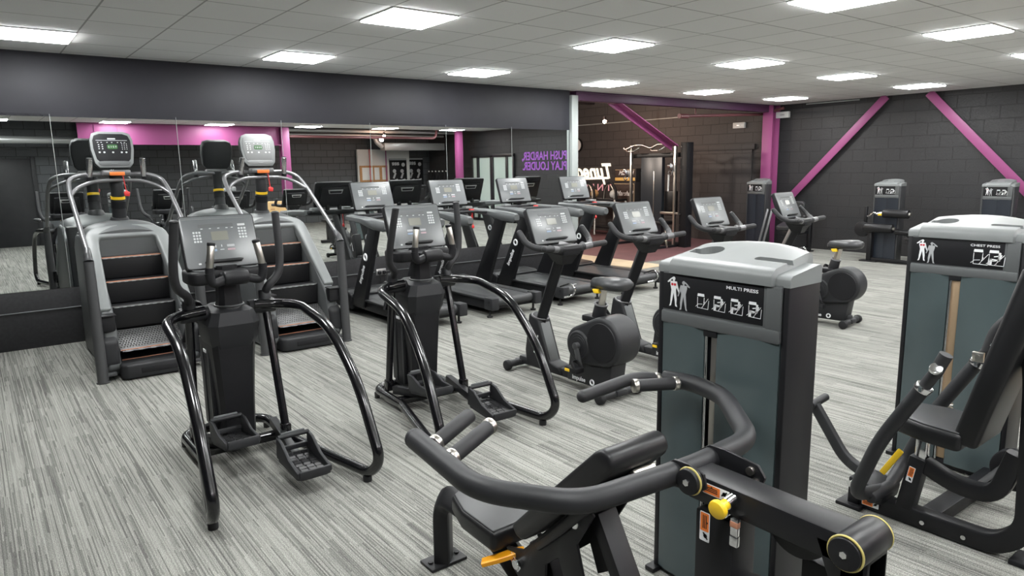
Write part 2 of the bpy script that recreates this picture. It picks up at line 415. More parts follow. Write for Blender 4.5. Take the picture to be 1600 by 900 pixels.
# opposite side of the room, seen in the mirrors
b = B(); b.box((0.0, -4.3, 1.9), (5.0, 0.2, 3.8), bev=0); b.box((2.45, -5.2, 1.9), (0.2, 2.0, 3.8), bev=0); b.box((8.3, -6.2, 1.9), (11.9, 0.2, 3.8), bev=0); struct(b, 'wall_opposite', BLOCKO)
b = B(); b.box((-3.9, 2.2, 1.9), (0.2, 13.2, 3.8), bev=0); struct(b, 'wall_left', BLOCKO)
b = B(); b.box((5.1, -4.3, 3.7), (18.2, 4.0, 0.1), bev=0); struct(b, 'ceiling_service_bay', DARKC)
b = B(); b.box((5.0, -5.5, -0.05), (18.0, 1.7, 0.1), bev=0); struct(b, 'floor_service_bay', CARPET)
b = B(); b.box((4.75, -2.5, 2.75), (4.9, 0.014, 0.5), bev=0.002); b.box((4.75, -2.5, 2.995), (4.9, 0.2, 0.016), bev=0.002); b.box((4.75, -2.5, 2.505), (4.9, 0.2, 0.016), bev=0.002); b.box((2.9, -2.48, 2.75), (0.5, 0.03, 0.5), bev=0.002); struct(b, 'trim_9', PINK)
b = B(); b.box((7.32, -2.4, 1.5), (0.24, 0.014, 3.0), bev=0.002); b.box((7.32, -2.5, 1.5), (0.014, 0.2, 3.0), bev=0.002); b.box((7.32, -2.6, 1.5), (0.24, 0.014, 3.0), bev=0.002); struct(b, 'trim_10', PINK)
b = B(); b.box((13.25, -2.5, 1.5), (0.2, 0.2, 3.0), bev=0.004); struct(b, 'trim_11', PINK)
b = B(); b.box((0.9, -4.18, 1.1), (1.0, 0.05, 2.2), bev=0.004); b.box((1.45, -4.17, 1.1), (0.1, 0.08, 2.3), bev=0.004); struct(b, 'door_2', PLB)
# pale office wall section with notice boards
b = B(); b.box((12.2, -5.9, 1.35), (2.1, 0.1, 2.3), bev=0.004); struct(b, 'wall_pale_section', PALEW)
# double door with side lights on the back wall beyond the frame
b = B()
for yy, w in ((-2.75, 0.06), (-2.42, 0.10), (-1.62, 0.16), (-0.80, 0.10), (-0.45, 0.06)): b.box((XB-0.05, yy, 1.1), (0.07, w, 2.2), bev=0.004)
b.box((XB-0.05, -1.6, 2.18), (0.07, 2.36, 0.1), bev=0.004); b.box((XB-0.05, -1.6, 0.05), (0.07, 2.36, 0.1), bev=0.004); fr = struct(b, 'door_3', DARKG)
b = B()
for yy, w in ((-2.59, 0.3), (-2.02, 0.66), (-1.2, 0.66), (-0.62, 0.3)): b.box((XB-0.03, yy, 1.1), (0.02, w, 2.1), bev=0)
b.go('pane', fr, FROST)

# ------------------------------------------------------------------ ceiling lights
GX, GY = 2.1394, 5.5526
first = None; n = 0
def light_label(i, j):
    col = {-3: 'first', 1: 'second', 5: 'third', 9: 'fourth', 13: 'fifth', 17: 'sixth'}[i]
    row = {3: 'row nearest the mirrors', -1: 'second row from the mirrors', -5: 'third row from the mirrors', -9: 'row above the weight machines', -13: 'row at the open edge of the ceiling'}[j]
    return 'square ceiling light, %s along in the %s' % (col, row)
for j in (3, -1, -5, -9, -13):
    for i in (-3, 1, 5, 9, 13, 17):
        loc = (GX+.6*(i+.5), GY+.6*(j+.5), HC)
        if first is None:
            first = thing('ceiling_light', light_label(i, j), 'light', loc, 0, 'ceiling light panels')
            b = B()
            for a, c in (((0, 0.2925), (0.6, 0.015)), ((0, -0.2925), (0.6, 0.015)), ((0.2925, 0), (0.015, 0.57)), ((-0.2925, 0), (0.015, 0.57))): b.box((a[0], a[1], -0.004), (c[0], c[1], 0.012), bev=0.002)
            b.go('frame', first, WPL)
            b = B(); b.box((0, 0, -0.010), (0.575, 0.575, 0.020), bev=0.003); b.go('diffuser', first, EMIT)
        else: dup(first, light_label(i, j), loc)

# ------------------------------------------------------------------ mirrors
names = ['at the far left edge, left of the left-hand stair climber', 'directly behind the left-hand stair climber', 'behind the right-hand stair climber console', 'between the right-hand stair climber and the first treadmill',
         'behind the first treadmill console', 'behind the second treadmill console', 'behind the third treadmill console, beside the aluminium post']
mx = 0.775
for k in range(-1, 6):
    x0 = mx+1.2*k + 0.002; x1 = mx+1.2*(k+1) - 0.002
    m_ = thing('wall_mirror', 'frameless mirror panel ' + names[k+1], 'mirror', ((x0+x1)/2, YM, 0.60), 0, 'mirror panels on the wall')
    b = B(); b.box((0, -0.004, 0.905), (x1-x0, 0.006, 1.80), bev=0); b.go('glass', m_, MIRR, smooth=False)
    b = B(); b.box((-(x1-x0)/2+0.0015, -0.0045, 0.905), (0.004, 0.0062, 1.80), bev=0); b.go('polished_edge', m_, ALU)

# ------------------------------------------------------------------ consoles shared by cardio machines
def console(parent, c, tilt, w, h, m_face=CONS, tray=True, back=True):
    """flat-panel console; c = centre of the face bottom edge, face looks to -Y tilted up by tilt"""
    ct, st = math.cos(tilt), math.sin(tilt)
    U = V((1, 0, 0)); W = V((0, st, ct)); n = V((0, -ct, st)); c = V(c)
    o = c - n*0.022
    b = B(); b.prism(rrect(w, h, 0.022, cx=0, cy_=h/2), o, U, W, 0.044, bev=0.006)
    b.prism([(-w*0.40, h*0.08), (w*0.40, h*0.08), (w*0.36, h*0.82), (-w*0.36, h*0.82)], o - n*0.035, U, W, 0.05, bev=0.012)
    hs = b.go('console_housing', parent, PLA)
    b = B(); b.prism(rrect(w-0.016, h-0.014, 0.018, cx=0, cy_=h/2), c+n*0.0005, U, W, 0.003, bev=0.001); fp = b.go('console_face', parent, m_face)
    def plate(poly_c, pw, ph, dz=0.0028, r=0.002, bb=None):
        bb = bb or B(); bb.prism(rrect(pw, ph, r, 2, poly_c[0], poly_c[1]), c+n*dz, U, W, 0.0016, bev=0); return bb
    bb = plate((0.0, h*0.60), w*0.22, h*0.17); bb.go('display', fp, LCD)
    bb = plate((-0.03*w, h*0.80), w*0.46, h*0.06); bb.go('profile_window', fp, GRM)
    bb = plate((0, h*0.93), w*0.9, 0.004); bb.go('top_line', fp, GRY)
    for x0, dx, z0, pw in ((-w*0.33, w*0.037, 0.68, 0.026), (w*0.27, w*0.04, 0.72, 0.028)):
        bb = None
        for kx in range(3):
            for kz in range(4): bb = plate((x0+kx*dx, h*(z0-0.056*kz)), w*pw, h*0.036, bb=bb)
        bb.go('number_keypad', fp, KEY)
    bb = None
    for kx in (-0.22, -0.11, 0.0, 0.11, 0.18): bb = plate((w*kx, h*0.745), w*0.03, h*0.015, bb=bb)
    bb.go('label_lettering', fp, KEY)
    plate((w*0.31, h*0.79), w*0.10, h*0.04).go('name_strip', fp, KEY)
    bb = plate((0.0, h*0.41), w*0.012, h*0.045); bb = plate((0.0, h*0.34), w*0.055, h*0.012, bb=bb); bb.go('centre_lettering', fp, KEY)
    plate((-w*0.32, h*0.10), w*0.035, h*0.03).go('corner_mark', fp, KEY)
    bb = plate((-w*0.12, h*0.405), w*0.1, h*0.045); bb.go('up_key', fp, GRP)
    bb = plate((-w*0.12, h*0.335), w*0.1, h*0.04); bb.go('start_key', fp, BLUP)
    bb = plate((w*0.12, h*0.405), w*0.1, h*0.045); bb.go('down_key', fp, GRP)
    bb = plate((w*0.12, h*0.335), w*0.1, h*0.035); bb.go('stop_key', fp, PNKP)
    if tray:
        b = B(); b.prism([(-w*0.24, h*0.09), (w*0.22, h*0.09), (w*0.25, h*0.13), (w*0.2, h*0.145), (-w*0.2, h*0.145), (-w*0.26, h*0.12)], c+n*0.014, U, W, 0.028, bev=0.004); b.go('reading_rack', fp, PLA)
    if back:   # grab slot on the rear, seen in the mirror
        b = B(); b.prism([(-w*0.17, h*0.60), (w*0.17, h*0.60), (w*0.20, h*0.76), (-w*0.20, h*0.76)], c-n*0.098, U, W, 0.012, bev=0.003); sl = b.go('rear_handle', parent, SOCK)
        b = B(); b.prism([(-w*0.145, h*0.635), (w*0.145, h*0.635), (w*0.165, h*0.72), (-w*0.165, h*0.72)], c-n*0.1, U, W, 0.012, bev=0.002); b.go('slot', sl, PLA)
    return hs

def logo(parent, o, U, W, size, m=WHT):
    t = text_part('logo', 'impulse', size, o, U, W, parent, m, bold=size*0.02)
    n = V(U).normalized().cross(V(W).normalized())
    b = B(); b.torus(V(o)+V(U).normalized()*size*4.0+V(W).normalized()*size*0.32, n, size*0.42, size*0.13, 20, 6); r = b.go('logo_ring', parent, m)
    return t

# ------------------------------------------------------------------ stair climbers
def make_stair(label, loc):
    t = thing('stair_climber', label, 'stair climber', loc, 0, 'stair climbers in front of the mirrors')
    # base step
    b = B(); b.prism([(-.29, -.05), (-.25, -.09), (.25, -.09), (.29, -.05), (.29, .45), (-.29, .45)], (0, 0, .075), (1, 0, 0), (0, 1, 0), .13, bev=.02, seg=3)
    bs = b.go('base_step', t, PLB)
    b = B(); b.box((0.03, -.088, .075), (.34, .012, .05), bev=.004); b.go('front_inlay', bs, PLA)
    b = B(); b.box((0, .14, .142), (.5, .012, .008), bev=.002); b.go('edge_strip', bs, COPPER)
    # side shrouds
    prof = [(.12, .02), (.02, .10), (.06, .30), (.10, .50), (.20, .62), (.60, .98), (.86, 1.20), (1.00, 1.22), (1.30, 1.20), (1.46, 1.08), (1.50, .05), (1.45, .02)]
    for s in (-1, 1):
        b = B(); b.yz(prof, s*.325, .11, bev=.025, seg=3); b.go('side_shroud', t, GRM)
    for s in (-1, 1):      # dark lower side pods
        b = B(); b.yz([(.10, .05), (.02, .14), (.03, .34), (.10, .40), (.20, .40), (.30, .20), (.30, .05)], s*.34, .13, bev=.03, seg=3); pod = b.go('side_pod', t, PLB)
        b = B(); b.box((s*.345, .085, .50), (.13, .10, .14), bev=.02); b.box((s*.345, .07, .575), (.14, .12, .014), bev=.004); b.go('rail_block', pod, PLA)
    # raised front arch, sloping with the steps
    ow, iw0, iw1, L_ = .385, .285, .248, 1.015
    outer = [(ow+.008, 0), (ow+.002, .3), (ow-.012, .6)] + [(ow-.022-.15+.15*math.cos(R(q)), .84+.15*math.sin(R(q))) for q in (0, 20, 40, 60, 75)] + [(.12, 1.005), (0, L_)]
    inner = [(iw0, 0), (iw0-.012, .3), (iw1+.006, .73), (iw1, .78)] + [(iw1-.03+.03*math.cos(R(q)), .820+.03*math.sin(R(q))) for q in (20, 60, 90)] + [(0, .852)]
    poly = outer + [(-x, y) for x, y in outer[-2::-1]] + [(-x, y) for x, y in inner] + inner[-2::-1]
    b = B(); b.prism(poly, (0, .195, .572), (1, 0, 0), (0, .73, .70), .11, bev=.022, seg=3); b.go('arch_cover', t, GRY, ang=40)
    b = B(); b.loft([[(wd*math.cos(a), y, z0+(hh)*max(0, math.sin(a))**.55) for a in [math.pi*i/20 for i in range(21)]] + [(-wd, y, z0-.12), (wd, y, z0-.12)] for y, wd, z0, hh in ((.80, .355, 1.06, .20), (.92, .365, 1.10, .225), (1.10, .365, 1.12, .22), (1.35, .355, 1.10, .19), (1.46, .33, 1.05, .14))]); b.go('hood', t, GRM, ang=50)
    b = B(); b.box((0, 1.42, .62), (.70, .16, 1.2), bev=.03); b.go('rear_cover', t, PLB)
    b = B(); b.box((0, 1.06, .99), (.54, .04, .34), bev=0); b.go('inner_panel', t, LABEL)
    # steps
    for k in range(5):
        y0, z0 = .06+.19*k+(0 if k else 0), .24+.205*k
        if k == 0:
            b = B(); b.prism([(y0, .245), (y0+.02, .235), (.33, .36), (.33, .38)], (0, 0, 0), (0, 1, 0), (0, 0, 1), .53, bev=.003)
            st = b.go('step', t, TREAD)
            b = B()
            for q in range(9):
                for p in range(22): b.box((-.25+p*.0235+(.011 if q % 2 else 0), .10+q*.026, .272+q*.0125), (.012, .010, .004), rot=(R(25), 0, 0), bev=0)
            b.go('tread_studs', st, GRYD)
            b = B(); b.box((0, y0+.002, .248), (.52, .012, .006), bev=.001); b.go('edge_strip', st, COPPER)
            b = B()
            b.box((0, y0+.001, .238), (.50, .008, .006), bev=0)
            for p in range(5): b.box((-.2+.1*p, y0-.002, .238), (.05, .012, .01), bev=0)
            b.go('edge_stripe', st, GRP)
        else:
            yy, zz = .32+.19*(k-1), .40+.205*(k-1)
            b = B(); b.prism([(yy, zz), (yy+.02, zz-.01), (yy+.0, zz+.20), (yy-.018, zz+.205)][::1], (0, 0, 0), (0, 1, 0), (0, 0, 1), .53, bev=.004)
            b.box((0, yy+.06, zz+.196), (.53, .16, .018), bev=.004)
            st = b.go('step', t, VIN)
            b = B(); b.box((0, yy-.02, zz+.203), (.52, .012, .010), bev=.002); b.go('edge_strip', st, COPPER if k in (2, 3) else TREAD)
            b = B()
            b.box((0, yy-.022, zz+.196), (.49, .006, .004), bev=0)
            for p in range(8): b.box((-.22+.062*p, yy-.024, zz+.196), (.03, .006, .008), bev=0)
            b.go('edge_stripe', st, GRP)
    # rails
    for s in (-1, 1):
        b = B(); b.tube([(s*.43, .0, .01), (s*.43, .02, .55), (s*.43, .03, 1.06)], [.046, .045, .041]); b.cyl((s*.43, 0, 0), (s*.43, 0, .012), .055); b.tube([(s*.43, .03, 1.06), (s*.43, .05, 1.10), (s*.42, .12, 1.16)], [.041, .034, .024])
        b.box((s*.375, .02, .06), (.12, .05, .03), bev=.006); b.go('rail_post', t, GRYD)
        b = B(); b.tube([(s*.425, .11, 1.15), (s*.425, .86, 1.63), (s*.40, 1.05, 1.745), (s*.26, 1.09, 1.79), (0, 1.10, 1.775)], .021, fillet=.14)
        b.tube([(s*.425, .80, 1.59), (s*.36, .93, 1.66), (s*.22, .96, 1.72), (0, .98, 1.73)], .018, fillet=.12)
        rl = b.go('handrail', t, SIL)
        b = B(); b.cyl((s*.235, .98, 1.75), (s*.225, .92, 1.94), .026, bev=.004); g = b.go('pulse_grip', rl, CHR)
        b = B(); b.cyl((s*.236, .985, 1.735), (s*.2345, .978, 1.765), .029); b.go('grip_collar', g, PLA)
    # mast and console
    b = B(); b.tube([(0, 1.12, 1.28), (0, 1.06, 1.60), (0, 1.08, 1.80)], [.068, .06, .058]); b.cyl((0, 1.13, 1.25), (0, 1.11, 1.37), .12, .075, bev=.01); ms = b.go('mast', t, PLB)
    b = B(); b.cyl((0, 1.071, 1.545), (0, 1.067, 1.572), .0645, .064); b.go('yellow_sticker', ms, YEL)
    b = B(); b.cyl((0, 1.09, 1.46), (0, 1.075, 1.53), .068, .066); b.go('mast_band', ms, LABEL)
    b = B(); b.box((0, 1.02, 1.80), (.24, .12, .05), bev=.01); ck = b.go('console_bracket', t, SIL)
    b = B(); b.box((0.0, .957, 1.79), (.13, .01, .035), bev=.002); b.go('orange_label', ck, ORG)
    tl = R(14); U = V((1, 0, 0)); W = V((0, math.sin(tl), math.cos(tl))); nn = V((0, -math.cos(tl), math.sin(tl))); c = V((0, 1.03, 1.848))
    def sh(k, dz=0): return [(x*k, ((z-.15)*k+.15)*1.10) for x, z in ((-.13, 0), (.13, 0), (.165, .04), (.185, .16), (.185, .25), (.165, .305), (.11, .325), (-.11, .325), (-.165, .305), (-.185, .25), (-.185, .16), (-.165, .04))]
    b = B(); b.prism(sh(1.0), c-nn*.04, U, W, .08, bev=.02, seg=3); hs = b.go('console_housing', t, PLB)
    b = B(); b.prism(sh(1.0), c+nn*.002, U, W, .012, bev=.004); b.go('console_rim', t, GRY)
    b = B(); b.prism([(p[0]*.88, p[1]*.80+.048) for p in sh(1.0)], c+nn*.009, U, W, .006, bev=.002); f = b.go('console_face', t, LABEL)
    b = B(); b.prism([(p[0]*.75, p[1]*.13+.018) for p in sh(1.0)], c+nn*.010, U, W, .006, bev=.002); b.prism(rrect(.05, .012, .005, 3, 0, .033), c+nn*.0125, U, W, .006, bev=.001); b.go('lower_face', t, GRM)
    def pl(lst, m, name):
        b = B()
        for x, z, w, h in lst: b.prism(rrect(w, h, min(w, h)*.3, 3, x, z), c+nn*.0125, U, W, .002, bev=0)
        b.go(name, f, m)
    pl([(0, .205, .09, .045)], LEDG, 'led_window')
    pl([(-.03+.02*i, .205, .012, .02) for i in range(4)], KEY, 'led_digits')
    pl([(0, .268, .27, .004), (.0, .284, .07, .012)], KEY, 'brand_strip')
    pl([(x, z, .012, .008) for x in (-.115, -.085) for z in (.225, .205, .185)] + [(x, z, .007, .007) for x in (.085, .105, .125) for z in (.235, .218, .2, .182)] + [(x, .15, .017, .015) for x in (-.115, -.075, 0, .075, .115)] + [(x, .248, .012, .006) for x in (-.12, -.09, -.04, 0, .05, .08, .11)], KEY, 'keypad_button')
    b = B(); b.tube([(.045, .96, 1.80), (.05, .95, 1.72), (.06, .95, 1.62)], .004, seg=8); cd = b.go('safety_cord', t, RED)
    b = B(); b.prism([(-.022, -.02), (.022, -.025), (.03, .015), (0, .03), (-.025, .02)], (.062, .945, 1.595), (1, 0, 0), (0, 0, 1), .018, bev=.005); b.go('safety_clip', cd, RED)
    return t
st = make_stair('black and grey stair climber at left, dark console with a green readout', (1.19, 6.80, 0))
st2 = dup(st, 'black and grey stair climber behind the nearest cross trainer, silver faced console', (2.60, 6.80, 0))
# the second machine's console has a silver face
for ch in st2.children:
    if ch.name.startswith(('console_face', 'lower_face')):
        ch.data = ch.data.copy(); ch.data.materials.clear(); ch.data.materials.append(mat('silver_console_face', (0.17, 0.175, 0.175), 0.5)); ch['label'] = 'silver console face'
    if ch.name.startswith('console_face'):
        for g in ch.children:
            if g.name.startswith('keypad_button'):
                g.data = g.data.copy(); g.data.materials.clear(); g.data.materials.append(WPL)

# ------------------------------------------------------------------ cross trainers
def make_elliptical(label, loc):
    t = thing('cross_trainer', label, 'cross trainer', loc, 0, 'cross trainers')
    # floor frame
    b = B(); b.tube([(-.27, -.1, .07), (-.27, .34, .07), (-.20, .42, .07), (.20, .42, .07), (.27, .34, .07), (.27, -.1, .07)], .032, fillet=.08)
    b.box((0, -.02, .075), (.56, .07, .05), bev=.008); b.box((0, .18, .10), (.12, .46, .06), bev=.008)
    for s in (-1, 1): b.cyl((s*.27, .36, 0), (s*.27, .36, .045), .022)
    b.go('floor_frame', t, BLKG)
    for s in (-1, 1):   # big looping side tubes
        b = B(); b.tube([(s*.15, .04, .95), (s*.30, .03, .94), (s*.40, -.10, .935), (s*.42, -.52, .86), (s*.44, -.82, .58), (s*.45, -1.04, .17), (s*.44, -.93, .055), (s*.36, -.55, .06), (s*.27, -.1, .07)],
                     .031, seg=18, fillet=.16, n=8)
        lp = b.go('side_tube', t, BLKG)
        b = B(); b.cyl((s*.43, -.90, 0), (s*.43, -.90, .035), .026, bev=.004); b.go('rubber_foot', lp, RUB)
    # shrouded tower
    b = B(); b.loft([[(x*w, y0+yy*d, z) for x, yy in ((-1, -1), (-.8, -1.25), (.8, -1.25), (1, -1), (1, .9), (.75, 1.15), (-.75, 1.15), (-1, .9))] for z, w, d, y0 in ((.10, .105, .16, .22), (.35, .11, .17, .21), (.62, .125, .165, .19), (.74, .135, .16, .17))])
    b.go('tower_shroud', t, PLA, ang=25)
    b = B(); b.loft([[(x*w, y0+yy*d, z) for x, yy in ((-1, -.8), (-.7, -1.1), (.7, -1.1), (1, -.8), (1, .8), (.7, 1.1), (-.7, 1.1), (-1, .8))] for z, w, d, y0 in ((.66, .115, .13, .14), (.76, .145, .15, .11), (.86, .155, .155, .09), (.94, .125, .14, .09), (.965, .09, .11, .10))])
    b.go('tower_head', t, PLB, ang=25)
    for s in (-1, 1):   # ribbed front covers and bolts seen from the side
        b = B(); b.box((s*.115, .24, .42), (.02, .24, .56), bev=.008); sc = b.go('side_cover', t, PLA)
        b = B(); b.box((s*.127, .15, .42), (.008, .035, .56), bev=.003); b.box((s*.127, .28, .42), (.008, .035, .56), bev=.003); b.go('cover_rib', sc, PLB)
    b = B(); b.box((-.131, .21, .66), (.004, .06, .022), bev=.001); b.go('nameplate', t, WHT)
    # neck, cup holder tray, console
    b = B(); b.loft([[(x*w, y0+yy*d, z) for x, yy in ((-1, -.6), (-.6, -1), (.6, -1), (1, -.6), (1, .6), (.6, 1), (-.6, 1), (-1, .6))] for z, w, d, y0 in ((.88, .085, .08, .05), (1.02, .066, .06, .045), (1.22, .06, .055, .05))]); b.cyl((0, .05, .91), (0, .048, .97), .105, .088, seg=28, bev=.006); b.go('neck', t, PLA, ang=25)
    b = B(); b.torus((0, .048, .972), (0, 0, 1), .086, .006); b.go('neck_ring', t, GRM)
    b = B(); b.prism(rrect(.46, .25, .06, 6), (0, .10, 1.155), (1, 0, 0), (0, 1, 0), .085, bev=.02, seg=3); tr = b.go('cup_tray', t, PLA)
    for s in (-1, 1):
        b = B(); b.torus((s*.145, .06, 1.20), (0, 0, 1), .05, .006); b.cyl((s*.145, .06, 1.197), (s*.145, .06, 1.201), .045); b.go('cup_ring', tr, GRM)
    console(t, (0, .045, 1.205), R(22), .455, .345)
    # fixed centre handle with pulse grips
    b = B(); b.cyl((-.075, -.15, 1.165), (.075, -.15, 1.165), .045, bev=.02); b.box((0, -.05, 1.155), (.13, .20, .06), bev=.015); hb = b.go('centre_handle', t, PLA)
    for s in (-1, 1):
        b = B(); b.tube([(s*.06, -.15, 1.16), (s*.145, -.17, 1.135), (s*.158, -.175, 1.21)], .027, fillet=.05); b.tube([(s*.156, -.175, 1.19), (s*.153, -.178, 1.24)], .025); b.go('grip_arm', hb, PLA)
        b = B(); b.cyl((s*.153, -.177, 1.235), (s*.130, -.165, 1.37), .021, bev=.003); g = b.go('pulse_grip', hb, STE)
        b = B(); b.cyl((s*.131, -.165, 1.365), (s*.128, -.164, 1.385), .023, bev=.004); b.go('grip_cap', g, PLA)
    # swinging arms, one forward and one back
    for s, dy in ((-1, -.10), (1, .16)):
        b = B(); b.cyl((s*.12, .07, .93), (s*.29, .07, .93), .048, bev=.008); b.cyl((s*.235, .07, .93), (s*.235, .06+dy*.2, 1.03), .042, .036, bev=.006); pv = b.go('arm_pivot', t, PLB)
        b = B(); b.tube([(s*.235, .06+dy*.15, 1.0), (s*.25, .0+dy*.3, 1.06), (s*.335, -.05+dy*.7, 1.13), (s*.352, -.09+dy, 1.25), (s*.347, -.15+dy*1.5, 1.525)], [.024, .026, .026, .025, .024], fillet=.09); b.ball((s*.347, -.15+dy*1.5, 1.525), (.026, .026, .012)); b.go('swing_arm', t, GRIP)
        b = B(); b.cyl((s*.235, .07, .90), (s*.235, .07-dy*1.3, .16), .026); b.box((s*.235, .07-dy*1.3, .14), (.06, .06, .09), bev=.01); b.go('drive_link', t, BLKG)
    b = B(); b.tube([(-.25, .18, .74), (-.17, .20, .98), (-.14, .21, .97), (-.09, .23, .78)], .018, seg=12, flat=(1, .7), fillet=.03); b.go('crank_link', t, BLK)
    # pedals on their arms
    for s, y, z, tilt in ((-1, -.27, .19, R(-9)), (1, -.70, .12, R(4))):
        x = s*.135 if s > 0 else -.115
        b = B(); b.beam((s*.235, .10, .13), (x, y, z-.03), .05, .06); b.go('pedal_arm', t, BLK)
        rot = Matrix.Translation((x, y, z)) @ Matrix.Rotation(tilt, 4, 'X')
        b = B(); b.prism(rrect(.20, .33, .04, 5), (0, 0, 0), (1, 0, 0), (0, 1, 0), .03, bev=.006)
        for q in (-1, 1):
            b.prism([(-.16, .0), (.165, .0), (.165, .13), (.09, .12), (-.02, .06), (-.16, .035)], (q*.092, 0, 0), (0, 1, 0), (0, 0, 1), .02, bev=.006)
        b.box((0, .155, .05), (.18, .02, .03), bev=.004); b.tube([(-.092, .155, .125), (.092, .155, .125)], .014)
        b.box((0, -.158, .015), (.18, .02, .05), bev=.006)
        b.bm.transform(rot); pd = b.go('pedal', t, PLB)
        b = B(); b.prism(rrect(.165, .29, .03, 4), (0, 0, .017), (1, 0, 0), (0, 1, 0), .006, bev=.002)
        for k in range(7):
            for j in range(3): b.prism([(-.022+.046*(j-1), -.018), (.016+.046*(j-1), -.02), (.022+.046*(j-1), .012), (-.014+.046*(j-1), .018)], (0.004*(k % 2), -.118+.039*k, .022), (1, 0, 0), (0, 1, 0), .006, bev=.0015, seg=1)
        b.bm.transform(rot); b.go('tread_pad', pd, VIN)
        b = B(); b.prism([(-.08, -.02), (.08, -.02), (.07, .02), (-.07, .02)], (0, .164, .128), (1, 0, 0), (0, 0, 1), .012, bev=.004); b.bm.transform(rot); b.go('toe_guard', pd, GRM)
    return t
el = make_elliptical('black cross trainer nearest the camera, at left in front of the stair climbers', (1.23, 4.45, 0))
dup(el, 'black cross trainer in the middle of the floor, behind the multi press handles', (2.65, 4.50, 0), R(-3.5))

